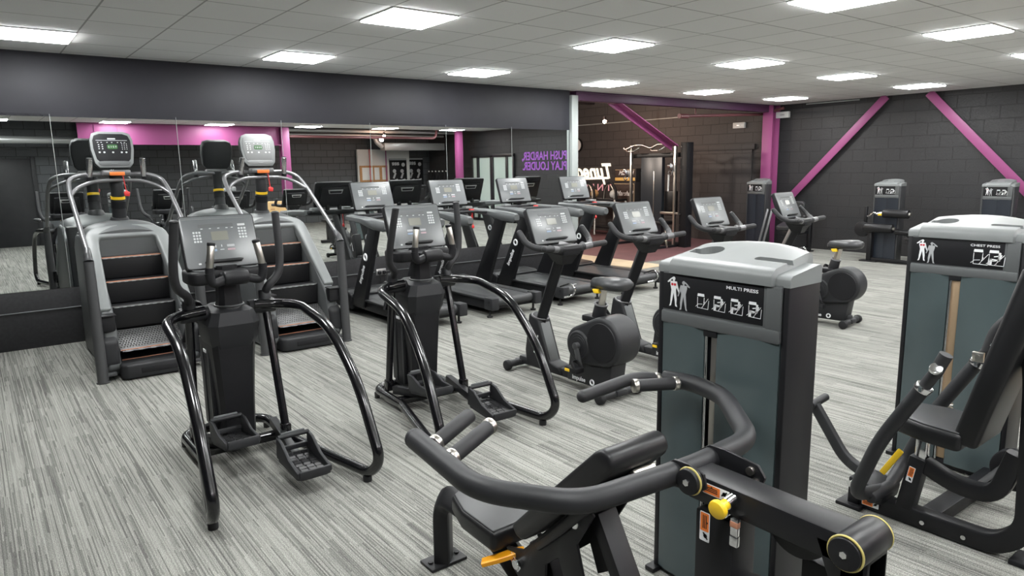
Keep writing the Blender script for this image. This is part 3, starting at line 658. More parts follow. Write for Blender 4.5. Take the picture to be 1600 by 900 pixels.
# ------------------------------------------------------------------ upright bikes
def hull(c1, r1, c2, r2, n=20):
    d = V((c2[0]-c1[0], c2[1]-c1[1])); L_ = d.length; a = math.atan2(d.y, d.x); k = math.acos((r1-r2)/L_)
    p = [(c1[0]+r1*math.cos(a+k+(2*math.pi-2*k)*i/n), c1[1]+r1*math.sin(a+k+(2*math.pi-2*k)*i/n)) for i in range(n+1)]
    p += [(c2[0]+r2*math.cos(a-k+2*k*i/n), c2[1]+r2*math.sin(a-k+2*k*i/n)) for i in range(n+1)]
    return p
def make_bike(label, loc, rz):
    t = thing('upright_bike', label, 'exercise bike', loc, rz, 'upright exercise bikes')
    for y, w in ((.58, .36), (-.61, .42)):
        b = B(); b.cyl((-w/2, y, .055), (w/2, y, .055), .032); b.box((0, y, .06), (.12, .09, .05), bev=.012)
        sb = b.go('stabiliser', t, PLB)
        for s in (-1, 1):
            b = B(); b.cyl((s*(w/2-.03), y, .048), (s*(w/2+.02), y, .048), .046, bev=.012); b.go('end_cap', sb, RUB)
    b = B(); b.beam((0, .58, .085), (0, -.62, .085), .10, .075, bev=.02); b.go('floor_beam', t, PLB)
    b = B(); b.yz([(.28, .50), (.40, .54), (.46, .20), (.44, .06), (-.02, .06), (.02, .13), (.14, .15)], 0, .15, bev=.02, seg=3); fc = b.go('front_fairing', t, PLA)
    b = B(); b.prism([(-.05, 0), (.05, 0), (.05, .34), (-.05, .34)], (0, .145, .15), (1, 0, 0), (0, .36, .9), .016, bev=.006); b.go('fairing_cover', fc, GRM)
    b = B(); b.box((-.077, .30, .28), (.003, .010, .17), rot=(R(18), 0, 0), bev=0); b.go('side_stripe', fc, WHT)
    b = B(); b.torus((0, .325, .515), (0, -.28, 1), .075, .007); b.go('collar_ring', fc, SIL)
    b = B(); b.tube([(0, .345, .42), (0, .02, 1.16)], .052, seg=20, flat=(1.0, .85)); b.go('column', t, BLK)
    # drive housing
    for nm, w, c1, r1, c2, r2, m_ in (('drive_housing', .25, (-.29, .39), .155, (-.53, .455), .195, PLB),):
        b = B(); b.yz(hull(c1, r1, c2, r2), 0, w, bev=.03, seg=4); b.yz([(-.10, .06), (-.58, .06), (-.62, .34), (-.14, .32)], 0, .17, bev=.015); hs = b.go(nm, t, m_, ang=35)
    for s in (-1, 1):
        b = B(); b.cyl((s*.122, -.54, .455), (s*.132, -.54, .455), .155, .15, seg=40); b.go('round_cover', hs, PLA)
        b = B(); b.cyl((s*.122, -.29, .39), (s*.136, -.29, .39), .125, .11, seg=36)
        for q in (.105, .085, .065): b.torus((s*.134, -.29, .39), (1, 0, 0), q, .004, 36, 6)
        cd = b.go('crank_disc', hs, PLB)
        b = B(); b.cyl((s*.12, -.29, .39), (s*.175, -.29, .39), .028, bev=.006); yb = -.29 + (-.06 if s < 0 else .06)
        zb = .39 - .17*(1 if s < 0 else -1)
        b.beam((s*.16, -.29, .39), (s*.165, yb, zb), .024, .04, up=(0, 1, .2), bev=.006); b.go('crank', t, GRYD)
        b = B(); b.box((s*.215, yb+.02, zb), (.09, .14, .045), bev=.012); pd = b.go('pedal', t, PLA)
        b = B(); b.tube([(s*.255, yb-.03, zb+.01), (s*.25, yb+.02, zb+.065), (s*.18, yb+.03, zb+.065), (s*.175, yb-.03, zb+.01)], .014, seg=10, flat=(1, .3), fillet=.04); b.go('toe_strap', pd, RUB)
        b = B(); b.box((s*.262, yb+.05, zb-.002), (.010, .05, .022), bev=.003); b.go('reflector', pd, YEL)
    text_part('logo', 'impulse', .05, (-.0865, -.17, .085), (0, -1, 0), (0, 0, 1), hs, WHT, bold=.0012)
    b = B(); b.torus((-.0855, -.40, .10), (1, 0, 0), .020, .007, 20, 6); b.go('logo_ring', hs, WHT)
    # seat
    b = B(); b.cyl((0, -.37, .56), (0, -.41, .72), .058, .05, bev=.008); b.box((0, -.33, .60), (.12, .16, .05), bev=.012); b.cyl((.02, -.30, .60), (.09, -.30, .60), .022); sm = b.go('seat_mount', t, PLA)
    b = B(); b.torus((0, -.41, .725), (0, -.24, 1), .05, .008); b.go('mount_ring', sm, SIL)
    b = B(); b.tube([(0, -.40, .66), (0, -.445, .86)], .032, seg=16, flat=(1, .8)); b.go('seat_post', t, STE)
    rings = []
    for y, w, z, h in ((-.315, .022, .882, .020), (-.335, .045, .886, .042), (-.40, .056, .888, .052), (-.46, .08, .893, .052), (-.54, .12, .897, .056), (-.62, .125, .90, .055), (-.668, .09, .90, .042), (-.685, .04, .90, .022)):
        rings.append([(w*math.cos(a), y, z+h*(math.sin(a) if math.sin(a) > 0 else math.sin(a)*.9)) for a in [2*math.pi*i/18 for i in range(18)]])
    b = B(); b.loft(rings); sd = b.go('saddle', t, VING, ang=60)
    b = B(); b.box((0, -.44, .862), (.09, .22, .03), bev=.01); b.go('saddle_base', sd, PLA)
    b = B(); b.prism([(-.05, -.015), (.01, -.02), (.03, .012), (-.03, .018)], (-.05, -.40, .835), (0, 1, 0), (0, 0, 1), .03, bev=.006); b.go('height_lever', t, YEL)
    # handlebar
    b = B(); b.tube([(-.19, .0, 1.145), (-.11, -.06, 1.13), (.11, -.06, 1.13), (.19, .0, 1.145)], .028, fillet=.09)
    b.box((0, .0, 1.12), (.20, .17, .09), bev=.025); b.loft([[(x*w, .03+y*d, z) for x, y in ((-1, -1), (1, -1), (1, 1), (-1, 1))] for z, w, d in ((1.00, .05, .05), (1.10, .10, .10), (1.14, .13, .11))])
    b.go('handlebar_hub', t, PLA)
    for s in (-1, 1):
        b = B(); b.tube([(s*.10, -.055, 1.13), (s*.22, -.04, 1.14), (s*.305, .03, 1.155), (s*.345, .09, 1.19), (s*.345, .17, 1.27)], [.028, .028, .026, .025, .024], fillet=.09); b.ball((s*.345, .17, 1.27), .024, 14); b.go('horn', t, GRIP)
        b = B(); b.tube([(s*.13, -.06, 1.135), (s*.23, -.085, 1.15), (s*.33, -.115, 1.16)], .024, fillet=.1); b.ball((s*.33, -.115, 1.16), .024, 14); hg = b.go('side_grip', t, GRIP)
        b = B(); b.tube([(s*.15, -.066, 1.139), (s*.215, -.082, 1.148)], .0265); b.go('pulse_plate', hg, SIL)
    console(t, (0, .10, 1.165), R(24), .47, .32, tray=True)
    b = B(); b.tube([(0, .07, .80), (.03, -.03, .84), (.06, -.06, .78), (.05, -.02, .73), (0, .02, .72)], .008, seg=8, fillet=.03); b.go('bottle_cage', t, CHR)
    return t
bk = make_bike('black upright bike nearest the camera, between cross trainer and multi press tower', (3.83, 4.22, 0), 0)
dup(bk, 'black upright bike whose column rises just left of the multi press tower', (4.90, 4.25, 0))
dup(bk, 'black upright bike with only console and handlebar showing above the multi press tower', (6.03, 4.25, 0))
dup(bk, 'black upright bike farthest from the mirrors, saddle visible right of the multi press tower', (7.50, 4.27, 0), R(6))

# ------------------------------------------------------------------ treadmills
def make_treadmill(label, loc):
    t = thing('treadmill', label, 'treadmill', loc, 0, 'treadmills facing the mirrors')
    b = B()
    for s in (-1, 1): b.box((s*.32, .78, .15), (.06, 1.35, .11), bev=.008)
    b.box((0, .10, .125), (.62, .05, .06), bev=.006); b.box((0, .7, .15), (.6, 1.0, .05), bev=.004)
    b.go('frame', t, PLA)
    for s in (-1, 1):
        b = B(); b.box((s*.315, .80, .222), (.13, 1.40, .028), bev=.010); b.go('side_rail', t, PLB)
        b = B(); b.box((s*.335, .055, .175), (.11, .17, .15), bev=.014); ec = b.go('end_cap', t, PLB)
        b = B(); b.cyl((s*.391, .03, .20), (s*.393, .03, .20), .018); b.go('cap_bolt', ec, PLA)
        b = B(); b.cyl((s*.34, .09, 0), (s*.34, .09, .02), .035, bev=.004); b.cyl((s*.34, .09, .015), (s*.34, .09, .11), .014); b.go('levelling_foot', t, RUB)
    b = B(); b.cyl((-.27, .06, .185), (.27, .06, .185), .052, seg=28); b.box((0, .78, .212), (.53, 1.46, .03), bev=.003); bl = b.go('running_belt', t, BELT)
    b = B(); b.box((.0, .18, .2285), (.06, .02, .002), bev=0); b.go('belt_mark', bl, WHT)
    b = B(); b.yz([(1.40, .06), (1.40, .245), (1.47, .275), (1.72, .285), (1.86, .23), (1.90, .15), (1.88, .06)], 0, .80, bev=.025, seg=3); mh = b.go('motor_hood', t, PLA)
    b = B(); b.xy([(-.37, 1.36), (.37, 1.36), (.37, 1.52), (.28, 1.56), (.27, 1.45), (-.27, 1.45), (-.28, 1.56), (-.37, 1.52)], .245, .02, bev=.006); b.go('hood_lip', mh, PLB)
    for s in (-1, 1):
        b = B(); b.yz([(1.10, .12), (1.40, .12), (1.37, .24), (.86, 1.12), (.82, 1.16), (.60, 1.16), (.66, 1.10)], s*.355, .065, bev=.014, seg=3); up = b.go('upright', t, BLK)
        if s < 0: 
            d = V((0, -.50, .88)).normalized(); pp = V((0, .88, .5)).normalized()
            text_part('logo', 'impulse', .085, (-.3895, 1.115, .42), d*1.0, pp*1.0, up, WHT, mirror=False, bold=.0022)
            b = B(); b.torus((-.389, .955, .765), (1, 0, 0), .036, .012, 24, 6); b.go('logo_ring', up, WHT)
        b = B(); b.loft([[(s*(.36+x*w), y, z+q*h) for x, q in ((-1, -.6), (-.7, -1), (.7, -1), (1, -.6), (1, .5), (.6, 1), (-.6, 1), (-1, .5))] for y, w, z, h in ((.42, .04, 1.155, .035), (.46, .055, 1.15, .055), (.70, .062, 1.165, .058), (1.00, .058, 1.20, .042), (1.40, .05, 1.215, .03))]); b.go('handrail', t, GRM, ang=40)
    b = B(); b.tube([(-.36, 1.36, 1.21), (-.2, 1.46, 1.21), (.2, 1.46, 1.21), (.36, 1.36, 1.21)], .035, fillet=.1); b.tube([(-.34, .98, 1.205), (-.18, 1.13, 1.215), (.18, 1.13, 1.215), (.34, .98, 1.205)], .019, fillet=.1)
    b.box((0, 1.42, 1.23), (.66, .16, .035), bev=.012); for_ = b.go('crossbar', t, PLB)
    for s in (-1, 1):
        b = B(); b.box((s*.09, 1.47, 1.29), (.05, .05, .13), bev=.008); b.go('console_post', t, BLK)
        b = B(); b.loft([[(s*.235+x*w, 1.36+y*d, z) for x, y in ((-1, -1), (1, -1), (1, 1), (-1, 1))] for z, w, d in ((1.25, .055, .05), (1.275, .05, .045))]); b.go('cup_holder', t, GRY)
    console(t, (0, 1.40, 1.295), R(20), .55, .365)
    b = B(); b.box((.235, 1.26, 1.225), (.06, .05, .03), bev=.008); es = b.go('stop_button', t, RED)
    b = B(); b.tube([(.235, 1.24, 1.21), (.24, 1.24, 1.10), (.24, 1.24, 1.02)], .004, seg=8); b.ball((.24, 1.24, 1.0), (.02, .015, .026), 12); b.go('safety_cord', t, RED)
    return t
TX = (4.06, 5.19, 6.33, 7.53)
tl = ['black treadmill next to the right-hand stair climber', 'black treadmill behind the middle cross trainer, second along from the stair climbers', 'black treadmill whose belt end shows beside the nearest bike column', 'black treadmill at the end of the mirrors beside the aluminium post']
tm = make_treadmill(tl[0], (TX[0], 6.62, 0))
for k in (1, 2, 3): dup(tm, tl[k], (TX[k], 6.62, 0))

# ------------------------------------------------------------------ selectorised weight machines
NX, UY, UZ = V((-1, 0, 0)), V((0, -1, 0)), V((0, 0, 1))
def man(b, y, z, h, x, lean=1):
    """flat standing figure printed on a placard; y to the viewer's right is negative"""
    def P(pts): b.prism([(p[0]*h*lean, p[1]*h) for p in pts], (x, y, z), UY, UZ, .001, bev=0)
    P(circ((0, .93), .062, 14)); P([(-.03, .84), (.03, .84), (.03, .88), (-.03, .88)])
    P([(-.13, .84), (.13, .84), (.14, .74), (.09, .55), (.10, .46), (-.10, .46), (-.09, .55), (-.14, .74)])
    P([(-.10, .47), (.0, .47), (-.05, .22), (-.10, .02), (-.17, .0), (-.13, .10), (-.12, .25)])
    P([(.10, .47), (.0, .47), (.05, .22), (.08, .02), (.16, .0), (.12, .10), (.13, .25)])
    P([(.13, .83), (.18, .66), (.24, .46), (.21, .45), (.11, .66)])
    P([(-.12, .83), (-.24, .78), (-.25, .82), (-.13, .92), (-.06, .965), (-.045, .935), (-.15, .84)])
def machine_icon(b, y, z, s, x, person):
    def P(pts): b.prism([(p[0]*s, p[1]*s) for p in pts], (x, y, z), UY, UZ, .001, bev=0)
    def Ln(a, c, w=.032):
        d = V((c[0]-a[0], c[1]-a[1])); n = V((-d.y, d.x)).normalized()*w/2
        P([(a[0]+n.x, a[1]+n.y), (c[0]+n.x, c[1]+n.y), (c[0]-n.x, c[1]-n.y), (a[0]-n.x, a[1]-n.y)])
    P([(-.3, .82), (.25, .82), (.22, 1.0), (-.27, 1.0)])
    for a, c in (((-.28, .05), (-.28, .76)), ((.22, .4), (.24, .76)), ((-.28, .05), (.55, .02)), ((.55, .02), (.6, .6)), ((.05, .05), (.55, .72)), ((-.28, .28), (.1, .32)), ((-.42, .1), (-.2, .3)), ((.12, .1), (.28, .5))): Ln(a, c)
    if person:
        P(circ((.30, .80), .075, 12)); P([(.16, .32), (.32, .32), (.44, .72), (.26, .74)]); P([(-.22, .38), (.3, .32), (.3, .40), (-.2, .46)]); P([(-.22, .44), (-.1, .44), (-.12, .05), (-.26, .02)]); P([(.28, .68), (.34, .62), (-.02, .56), (-.02, .62)])
CAP_MESH = {}
def make_tower(t, x0, y0, title, icons, D=.21, Wd=.59, shroud=TEAL, slot=True, text=True):
    h = Wd/2; PM = BLK if text else WPOST
    for s in (1, -1):
        b = B(); b.box((x0+D/2, y0+s*(h-.0125), .68), (D, .025, 1.36), bev=.006); b.box((x0+D/2-.01, y0+s*(h-.005), .012), (D+.05, .05, .024), bev=.005); b.go('side_post', t, PM)
    # grey moulded cap with cup recess and phone slot
    key = (D, Wd)
    if key not in CAP_MESH:
        rings = []
        ys = [h+.002, h-.030, h-.055, h-.064, h-.085] + [h*k for k in (.5, .25, 0, -.25, -.5)] + [-(h-.085), -(h-.064), -(h-.055), -(h-.030), -(h+.002)]
        for y in ys:
            k = min(1, abs(y)/h); wedge = abs(y) > h-.06; bow = 1-k*k
            c = D + (.0 if wedge else .012 + .10*bow); f = .0 if wedge else -.016
            zf = 1.395 if wedge else 1.412; zb = 1.425 if wedge else 1.452+.032*bow
            rr = .016 if wedge else .03
            sl = lambda x: zf+(zb-zf)*(x-f)/(c-f)
            rings.append([V((f, y, 1.355)), V((f, y, zf-rr*.9)), V((f+rr*.25, y, zf-rr*.35)), V((f+rr*.9, y, sl(f+rr)-rr*.02)), V((f+rr*1.8, y, sl(f+rr*1.8))), V((c-rr*1.8, y, sl(c-rr*1.8))), V((c-rr*.8, y, sl(c-rr)-rr*.05)), V((c-rr*.2, y, zb-rr*.5)), V((c, y, zb-rr*1.3)), V((c, y, 1.355))])
        b = B(); b.loft(rings); cap = b.go('top_cap', None, GRY, ang=38)
        n0 = len(cap.data.polygons)
        for poly, zc in ((circ((.1353, h*.4811), .056, 28, 3, 363), 1.4623), ([(.0852, h*.513), (.1502, h*.532), (.1402, h*.741), (.0957, h*.7405)], 1.4583), (rrect(.0361, .1703, .016, 5, .1003, -h*.5907), 1.4621)):
            cut = B(); cut.xy(poly[:28] if len(poly) == 29 else poly, zc, .085, bev=0); co = cut.go('cutter', None, GRM, smooth=False)
            for solver in ('EXACT', 'FAST'):
                md = cap.modifiers.new('b', 'BOOLEAN'); md.object = co; md.operation = 'DIFFERENCE'; md.solver = solver
                dg = bpy.context.evaluated_depsgraph_get(); dg.update()
                me = bpy.data.meshes.new_from_object(cap.evaluated_get(dg)); cap.modifiers.clear()
                if len(me.polygons) > n0: cap.data = me; n0 = len(me.polygons); break
            bpy.data.objects.remove(co)
        me = cap.data; me.name = 'top_cap'
        bpy.data.objects.remove(cap); CAP_MESH[key] = me
    cap = bpy.data.objects.new('top_cap', CAP_MESH[key]); COL.objects.link(cap); cap.parent = t; cap.location = (x0, y0, 0)
    # front frame and placard
    b = B(); b.box((x0+.012, y0, 1.262), (.03, Wd-.05, .20), bev=.004); b.box((x0+.004, y0, 1.172), (.036, Wd-.05, .052), bev=.008)
    b.box((x0+.006, y0-h+.055, 1.275), (.03, .06, .16), bev=.004); fr = b.go('front_frame', t, GRM)
    b = B(); b.box((x0-.003, y0+.035, 1.278), (.004, Wd-.125, .148), bev=.001); pl = b.go('placard', t, LABEL)
    px = x0-.0055; yl = y0+.035+(Wd-.125)/2
    b = B(); man(b, yl-.055, 1.217, .125, px); b.go('front_figure', pl, WHT)
    b = B(); man(b, yl-.105, 1.207, .122, px, -1); b.go('back_figure', pl, GRP)
    b = B()
    for q in (-1, 1): b.prism(rrect(.011, .010, .003, 2), (px-.0008, yl-.055+q*.0065, 1.309), UY, UZ, .001, bev=0)
    b.go('muscle_highlight', pl, REDP)
    yr = y0+.035-(Wd-.125)/2
    if text: text_part('machine_title', title, .0175, (px, yr+.022, 1.322), UY, UZ, pl, WHT, 'RIGHT', sx=1.4, bold=.0002)
    b = B()
    if icons == 4:
        for k in range(4): machine_icon(b, yr+.03+.077*(3-k)+.012, 1.228, .06, px, k > 0)
    else:
        for k in range(2): machine_icon(b, yr+.045+.075*(1-k), 1.222, .085, px, k > 0)
    b.go('exercise_diagram', pl, WHT)
    # shrouds with the weight stack showing between them
    for a, c in (((h-.028, .060), (.000, -h+.028)) if text else ((h-.028, .0), (.0, -h+.028))):
        b = B(); yc, w = y0+(a+c)/2, (a-c)
        b.loft([[(x0+.0, yc-w/2, z), (x0-.012, yc-w*.25, z), (x0-.012, yc+w*.25, z), (x0+.0, yc+w/2, z), (x0+.012, yc+w/2, z), (x0+.012, yc-w/2, z)] for z in (.035, 1.15)]); b.go('shroud', t, shroud, ang=20)
    b = B(); b.box((x0+D-.006, y0, .7), (.008, Wd-.04, 1.32), bev=.002); b.go('rear_shroud', t, shroud)
    b = B(); b.box((x0+D/2, y0, .03), (D-.02, Wd-.04, .05), bev=.006); b.go('stack_base', t, BLK)
    if not text: return
    b = B(); b.box((x0+.004, y0+.03, 1.135), (.02, .062, .03), bev=.004); b.go('slot_head', t, PLA)
    b = B(); b.box((x0+.03, y0+.03, .60), (.006, .09, 1.1), bev=0); b.go('slot_back', t, LABEL)
    b = B()
    for k in range(14): b.box((x0+.10, y0+.02, .10+.034*k), (.11, .30, .031), bev=.003)
    b.go('weight_stack', t, PLA)
    b = B(); b.box((x0+.012, y0+(.018 if slot else .028), .60), (.008, .028 if slot else .05, 1.08), bev=.002); b.go('stack_guide', t, STE if slot else TAN)
    b = B(); b.cyl((x0+.004, y0+.050, .05), (x0+.004, y0+.050, 1.15), .006); b.go('guide_rod', t, CHR)

def sticker(parent, o, U, W, w, h_):
    U, W, o = V(U).normalized(), V(W).normalized(), V(o); n = U.cross(W)
    b = B(); b.prism(rrect(w, h_, .003, 2), o, U, W, .001, bev=0); s = b.go('warning_sticker', parent, WHT)
    b = B(); b.prism(rrect(w*.62, h_*.84, .002, 2, -w*.16, 0), o+n*.0006, U, W, .001, bev=0); b.go('orange_field', s, ORG)
    b = B(); b.prism([(w*.22, -.006), (w*.42, .008), (w*.40, .012), (w*.20, -.001)], o+n*.0006, U, W, .001, bev=0); b.prism(circ((w*.31, h_*.1), h_*.2, 10), o+n*.0006, U, W, .001, bev=0)
    for q in (.14, -.02, -.18): b.prism([(-w*.40, h_*q), (w*.06, h_*q), (w*.06, h_*(q+.07)), (-w*.40, h_*(q+.07))], o+n*.0012, U, W, .001, bev=0)
    b.prism([(-w*.2, h_*.24), (-w*.12, h_*.24), (-w*.16, h_*.38)], o+n*.0012, U, W, .001, bev=0); b.go('sticker_print', s, LABEL)

# multi press ---------------------------------------------------------------
mp = thing('multi_press_machine', 'multi press weight machine in front, tilted black bench and curved press bar', 'weight machine', (1.55, 1.6, 0), 0)
make_tower(mp, .70, .005, 'MULTI PRESS', 4)
b = B(); b.box((0, .95, .008), (.19, .11, .016), bev=.004); ft = b.go('bench_foot', mp, BLK)
for q in (-1, 1):
    b = B(); b.cyl((q*.07, .95, .016), (q*.07, .95, .024), .012, seg=6); b.go('foot_bolt', ft, PLA)
b = B(); b.tube([(0, .95, .01), (0, .945, .345), (0, .56, .335), (0, .20, .14), (0, -.30, .045), (0, -.98, .045)], .048, seg=16, flat=(1.1, .8), fillet=.12); b.beam((0, -.35, .05), (.70, -.12, .05), .09, .07); b.beam((0, -.90, .045), (.78, -.26, .045), .08, .06); b.go('bench_frame', mp, BLK)
sq = [(-.10, .36), (-.145, .22), (-.15, 0), (.15, 0), (.145, .22), (.10, .36), (.05, .385), (-.05, .385)]
b = B(); b.prism(sq, (0, .35, .405), (1, 0, 0), (0, 1, .02), .085, bev=.022, seg=4); st_ = b.go('seat', mp, VIN, ang=50)
b = B(); b.prism([(p[0]*.93, .012+p[1]*.93) for p in sq], (0, .35, .4455), (1, 0, 0), (0, 1, .02), .012, bev=.006, seg=3); b.go('seat_top', st_, VING)  # lighter grey top layer carries the sheen on the black seat
bp_ = [(.25, .525), (.02, .755), (-.165, .935), (-.20, .957), (-.235, .945), (-.25, .91), (-.235, .885), (-.06, .715), (.09, .57), (.19, .485), (.225, .49)]
b = B(); b.yz(bp_, -.01, .265, bev=.016, seg=3); br_ = b.go('backrest', mp, VIN, ang=40)
b = B(); b.yz([(.17, .47), (.02, .625), (-.20, .845), (-.225, .84), (-.20, .79), (.02, .57), (.15, .45)], -.01, .18, bev=.006); b.go('backrest_plate', br_, BLK)
b = B(); b.box((.03, -.21, .835), (.10, .05, .03), rot=(R(-45), 0, 0), bev=.005); b.go('pad_bracket', br_, STE)
for s in (-1, 1):
    b = B(); b.yz([(.36, .37), (.26, .40), (.06, .60), (-.06, .72), (-.11, .68), (-.03, .55), (-.07, .42), (.02, .36), (.06, .46), (.13, .40), (.14, .26), (.24, .24), (.32, .30)], s*.075, .012, bev=.003); gp = b.go('pivot_plate', mp, BLK)
    for yy, zz in ((.29, .33), (-.03, .63)): 
        b = B(); b.cyl((s*.08, yy, zz), (s*.094, yy, zz), .020, bev=.003); b.go('pivot_bolt', gp, CHR)
b = B(); b.beam((0, -.07, .66), (0, -.40, .08), .085, .05, up=(0, 1, 1)); b.go('back_strut', mp, BLK)
b = B(); b.box((0, .17, .33), (.10, .10, .24), rot=(R(-25), 0, 0), bev=.01); b.go('seat_carriage', mp, BLK)
b = B(); b.tube([(-.04, .30, .37), (-.10, .34, .345), (-.165, .40, .315)], [.012, .020, .018], flat=(.5, 1.2), seg=14, fillet=.05); b.go('adjust_lever', mp, AMB)
sticker(mp, (-.088, .30, .335), (0, -.7, -.55), (0, -.55, .7), .07, .03)
# mast, beam, pivot
b = B(); b.box((-.005, -.547, .43), (.11, .12, .86), bev=.008); ms = b.go('mast', mp, BLK)
sticker(ms, (-.061, -.520, .815), (0, 0, -1), (0, -1, 0), .085, .032)
b = B(); b.beam((0, -.45, .912), (0, -.93, .905), .10, .078, bev=.008); bm_ = b.go('pivot_beam', mp, BLK)
sticker(bm_, (-.0510, -.545, .922), (0, -1, 0), (0, 0, 1), .085, .030)
b = B(); b.cyl((-.085, -.915, .925), (.055, -.915, .925), .042, bev=.003, seg=36); b.box((0.0, -.915, .85), (.10, .07, .11), bev=.01); b.prism([(.02, 0), (.10, 0), (.10, .12), (-.03, .12)], (0, -.85, .80), (0, -1, 0), (0, 0, 1), .10, bev=.006); pc = b.go('pivot_housing', mp, BLK)
for s in (-1, 1):
    b = B(); b.torus((-.015+s*.070, -.915, .925), (1, 0, 0), .0405, .003, 36, 8); b.go('brass_ring', pc, BRASS)
    b = B(); b.cyl((-.015+s*.070, -.915, .925), (-.015+s*.080, -.915, .925), .038, bev=.003, seg=36); cp = b.go('end_cap', pc, PLA)
    b = B(); b.cyl((-.015+s*.080, -.915, .925), (-.015+s*.083, -.915, .925), .009, seg=6); b.go('cap_bolt', cp, CHR)
b = B(); b.prism(circ((0, 0), .09, 24, 180, 360), (.03, -.74, .885), (0, -1, 0), (0, 0, 1), .02, bev=.003); b.cyl((.01, -.74, .85), (.05, -.74, .85), .02); cm = b.go('cam_plate', mp, BLK)
b = B(); b.cyl((.005, -.74, .85), (.017, -.74, .85), .012, seg=6); b.go('cam_bolt', cm, CHR)
b = B(); b.cyl((-.03, -.64, .60), (.04, -.64, .60), .09, bev=.01, seg=36); b.go('pulley', mp, PLA)
b = B(); b.box((.06, -.80, .40), (.06, .10, .80), bev=.008); b.go('rear_leg', mp, BLK)
b = B(); b.cyl((-.055, -.60, .925), (-.085, -.60, .92), .016); pk = b.go('pin_collar', mp, CHR)
b = B(); b.cyl((-.085, -.60, .92), (-.115, -.60, .917), .014, .016); b.cyl((-.108, -.60, .918), (-.128, -.60, .915), .026, bev=.007); b.go('pull_knob', mp, YEL)
b = B(); b.cyl((-.06, -.585, .885), (-.072, -.585, .885), .014); b.box((-.062, -.615, .855), (.012, .022, .05), bev=.002); b.box((-.062, -.615, .815), (.014, .024, .03), bev=.003); b.go('latch', mp, CHR)
b = B(); b.box((-.0625, -.615, .862), (.014, .023, .016), bev=.001); b.go('latch_band', mp, COPPER)
# press bar (yoke)
zz = .94
b = B(); b.tube([(-.52, .24, zz+.012), (-.57, -.17, zz+.01), (-.40, -.39, zz), (0, -.43, zz), (.30, -.415, zz), (.565, -.13, zz+.01), (.60, .04, zz+.012), (.565, .15, zz+.012)], .033, seg=20, fillet=.085, n=8); b.ball((-.52, .24, zz+.012), (.034, .034, .034), 16)
yk = b.go('press_bar', mp, PLB)
for x in (-.07, .09):
    b = B(); b.yz(([(-.385, .955), (-.42, .98), (-.47, .982), (-.52, .97), (-.53, .93), (-.50, .91), (-.42, .90), (-.39, .92)] if x < 0 else [(-.385, .955), (-.42, .98), (-.47, .982), (-.58, .97), (-.605, .94), (-.59, .90), (-.50, .88), (-.40, .90)]), x, .010, bev=.002); b.go('bracket', yk, BLK)
b = B(); b.cyl((-.075, -.488, .945), (-.105, -.488, .945), .036, bev=.004, seg=30); hc = b.go('hinge_cap', yk, PLA)
b = B(); b.torus((-.090, -.488, .945), (1, 0, 0), .0365, .0032, 32, 8); b.go('brass_ring', hc, BRASS)
b = B(); b.cyl((-.105, -.488, .945), (-.109, -.488, .945), .010, seg=6); b.go('cap_bolt', hc, CHR)
for q in (-.562, -.578):
    b = B(); b.cyl((.074, q, .95 if q > -.57 else .922), (.086, q, .95 if q > -.57 else .922), .012); b.go('bracket_bolt', yk, STE)
for s in (-1, 1):
    if s < 0: G = (((-.535, .15, .945), (-.33, .21, .995)), ((-.555, .03, .945), (-.335, .09, .995)))
    else: G = (((.575, .15, .95), (.22, .235, .965)), ((.59, .06, .95), (.395, .155, .955)))
    for q, (p0, p1) in enumerate(G):
        p0, p1 = V(p0), V(p1); d_ = (p1-p0).normalized()
        b = B()
        if s > 0 and q == 0: b.tube([p0+d_*.03, p0+d_*.14+V((0, .01, .015)), p1+V((-.02, 0, -.03))], .0245, fillet=.08); b.ball(p1+V((-.02, 0, -.03)), .024, 14)
        else: b.cyl(p0+d_*.05, p1, .0245, bev=.004)
        g = b.go('hand_grip', yk, GRIP)
        b = B(); b.cyl(p0, p0+d_*.05, .017); b.go('grip_stem', g, PLB)
        b = B(); b.cyl(p0+d_*.035, p0+d_*.055, .0275, bev=.003); b.go('grip_ring', g, STE)
        if q == 1:
            b = B(); b.cyl(p1-d_*.015, p1+d_*.005, .0265, bev=.003); b.go('grip_ring', g, STE)

# chest press ---------------------------------------------------------------
ch = thing('chest_press_machine', 'chest press weight machine at the right edge, seat with upright backrest', 'weight machine', (3.55, 1.5, 0), 0)
make_tower(ch, .81, .01, 'CHEST PRESS', 2, slot=False)
b = B(); b.tube([(0, .12, .05), (0, -.52, .05), (0, -.63, .16), (0, -.60, .9), (0, -.52, 1.2)], .048, seg=16, flat=(1.0, .8), fillet=.13); b.beam((0, -.22, .05), (.81, -.24, .05), .09, .07)
b.beam((.55, -.24, .05), (.62, .02, .05), .06, .05); fr = b.go('floor_frame', ch, BLK)
b = B(); b.box((0, .13, .01), (.17, .13, .02), bev=.005); b.go('foot_plate', fr, PLA)
b = B(); b.box((0.02, -.64, .012), (.14, .12, .024), bev=.006); b.go('foot_plate', fr, PLA)
for yy in (-.22, -.40):
    b = B(); b.cyl((-.049, yy, .05), (-.056, yy, .05), .011, seg=12); b.go('frame_bolt', fr, CHR)
sticker(fr, (-.0495, .03, .05), (0, -1, 0), (0, 0, 1), .085, .032)
b = B(); b.beam((0, -.12, .07), (0, -.17, .36), .075, .075, up=(0, 1, 0)); sp = b.go('seat_post', ch, BLK)
sticker(sp, (-.0385, -.145, .27), (0, .17, -1), (0, -1, -.17), .08, .03)
b = B(); b.box((-.015, -.175, .40), (.02, .05, .16), bev=.003); b.box((.015, -.175, .40), (.02, .05, .16), bev=.003); b.go('chrome_slide', sp, CHR)
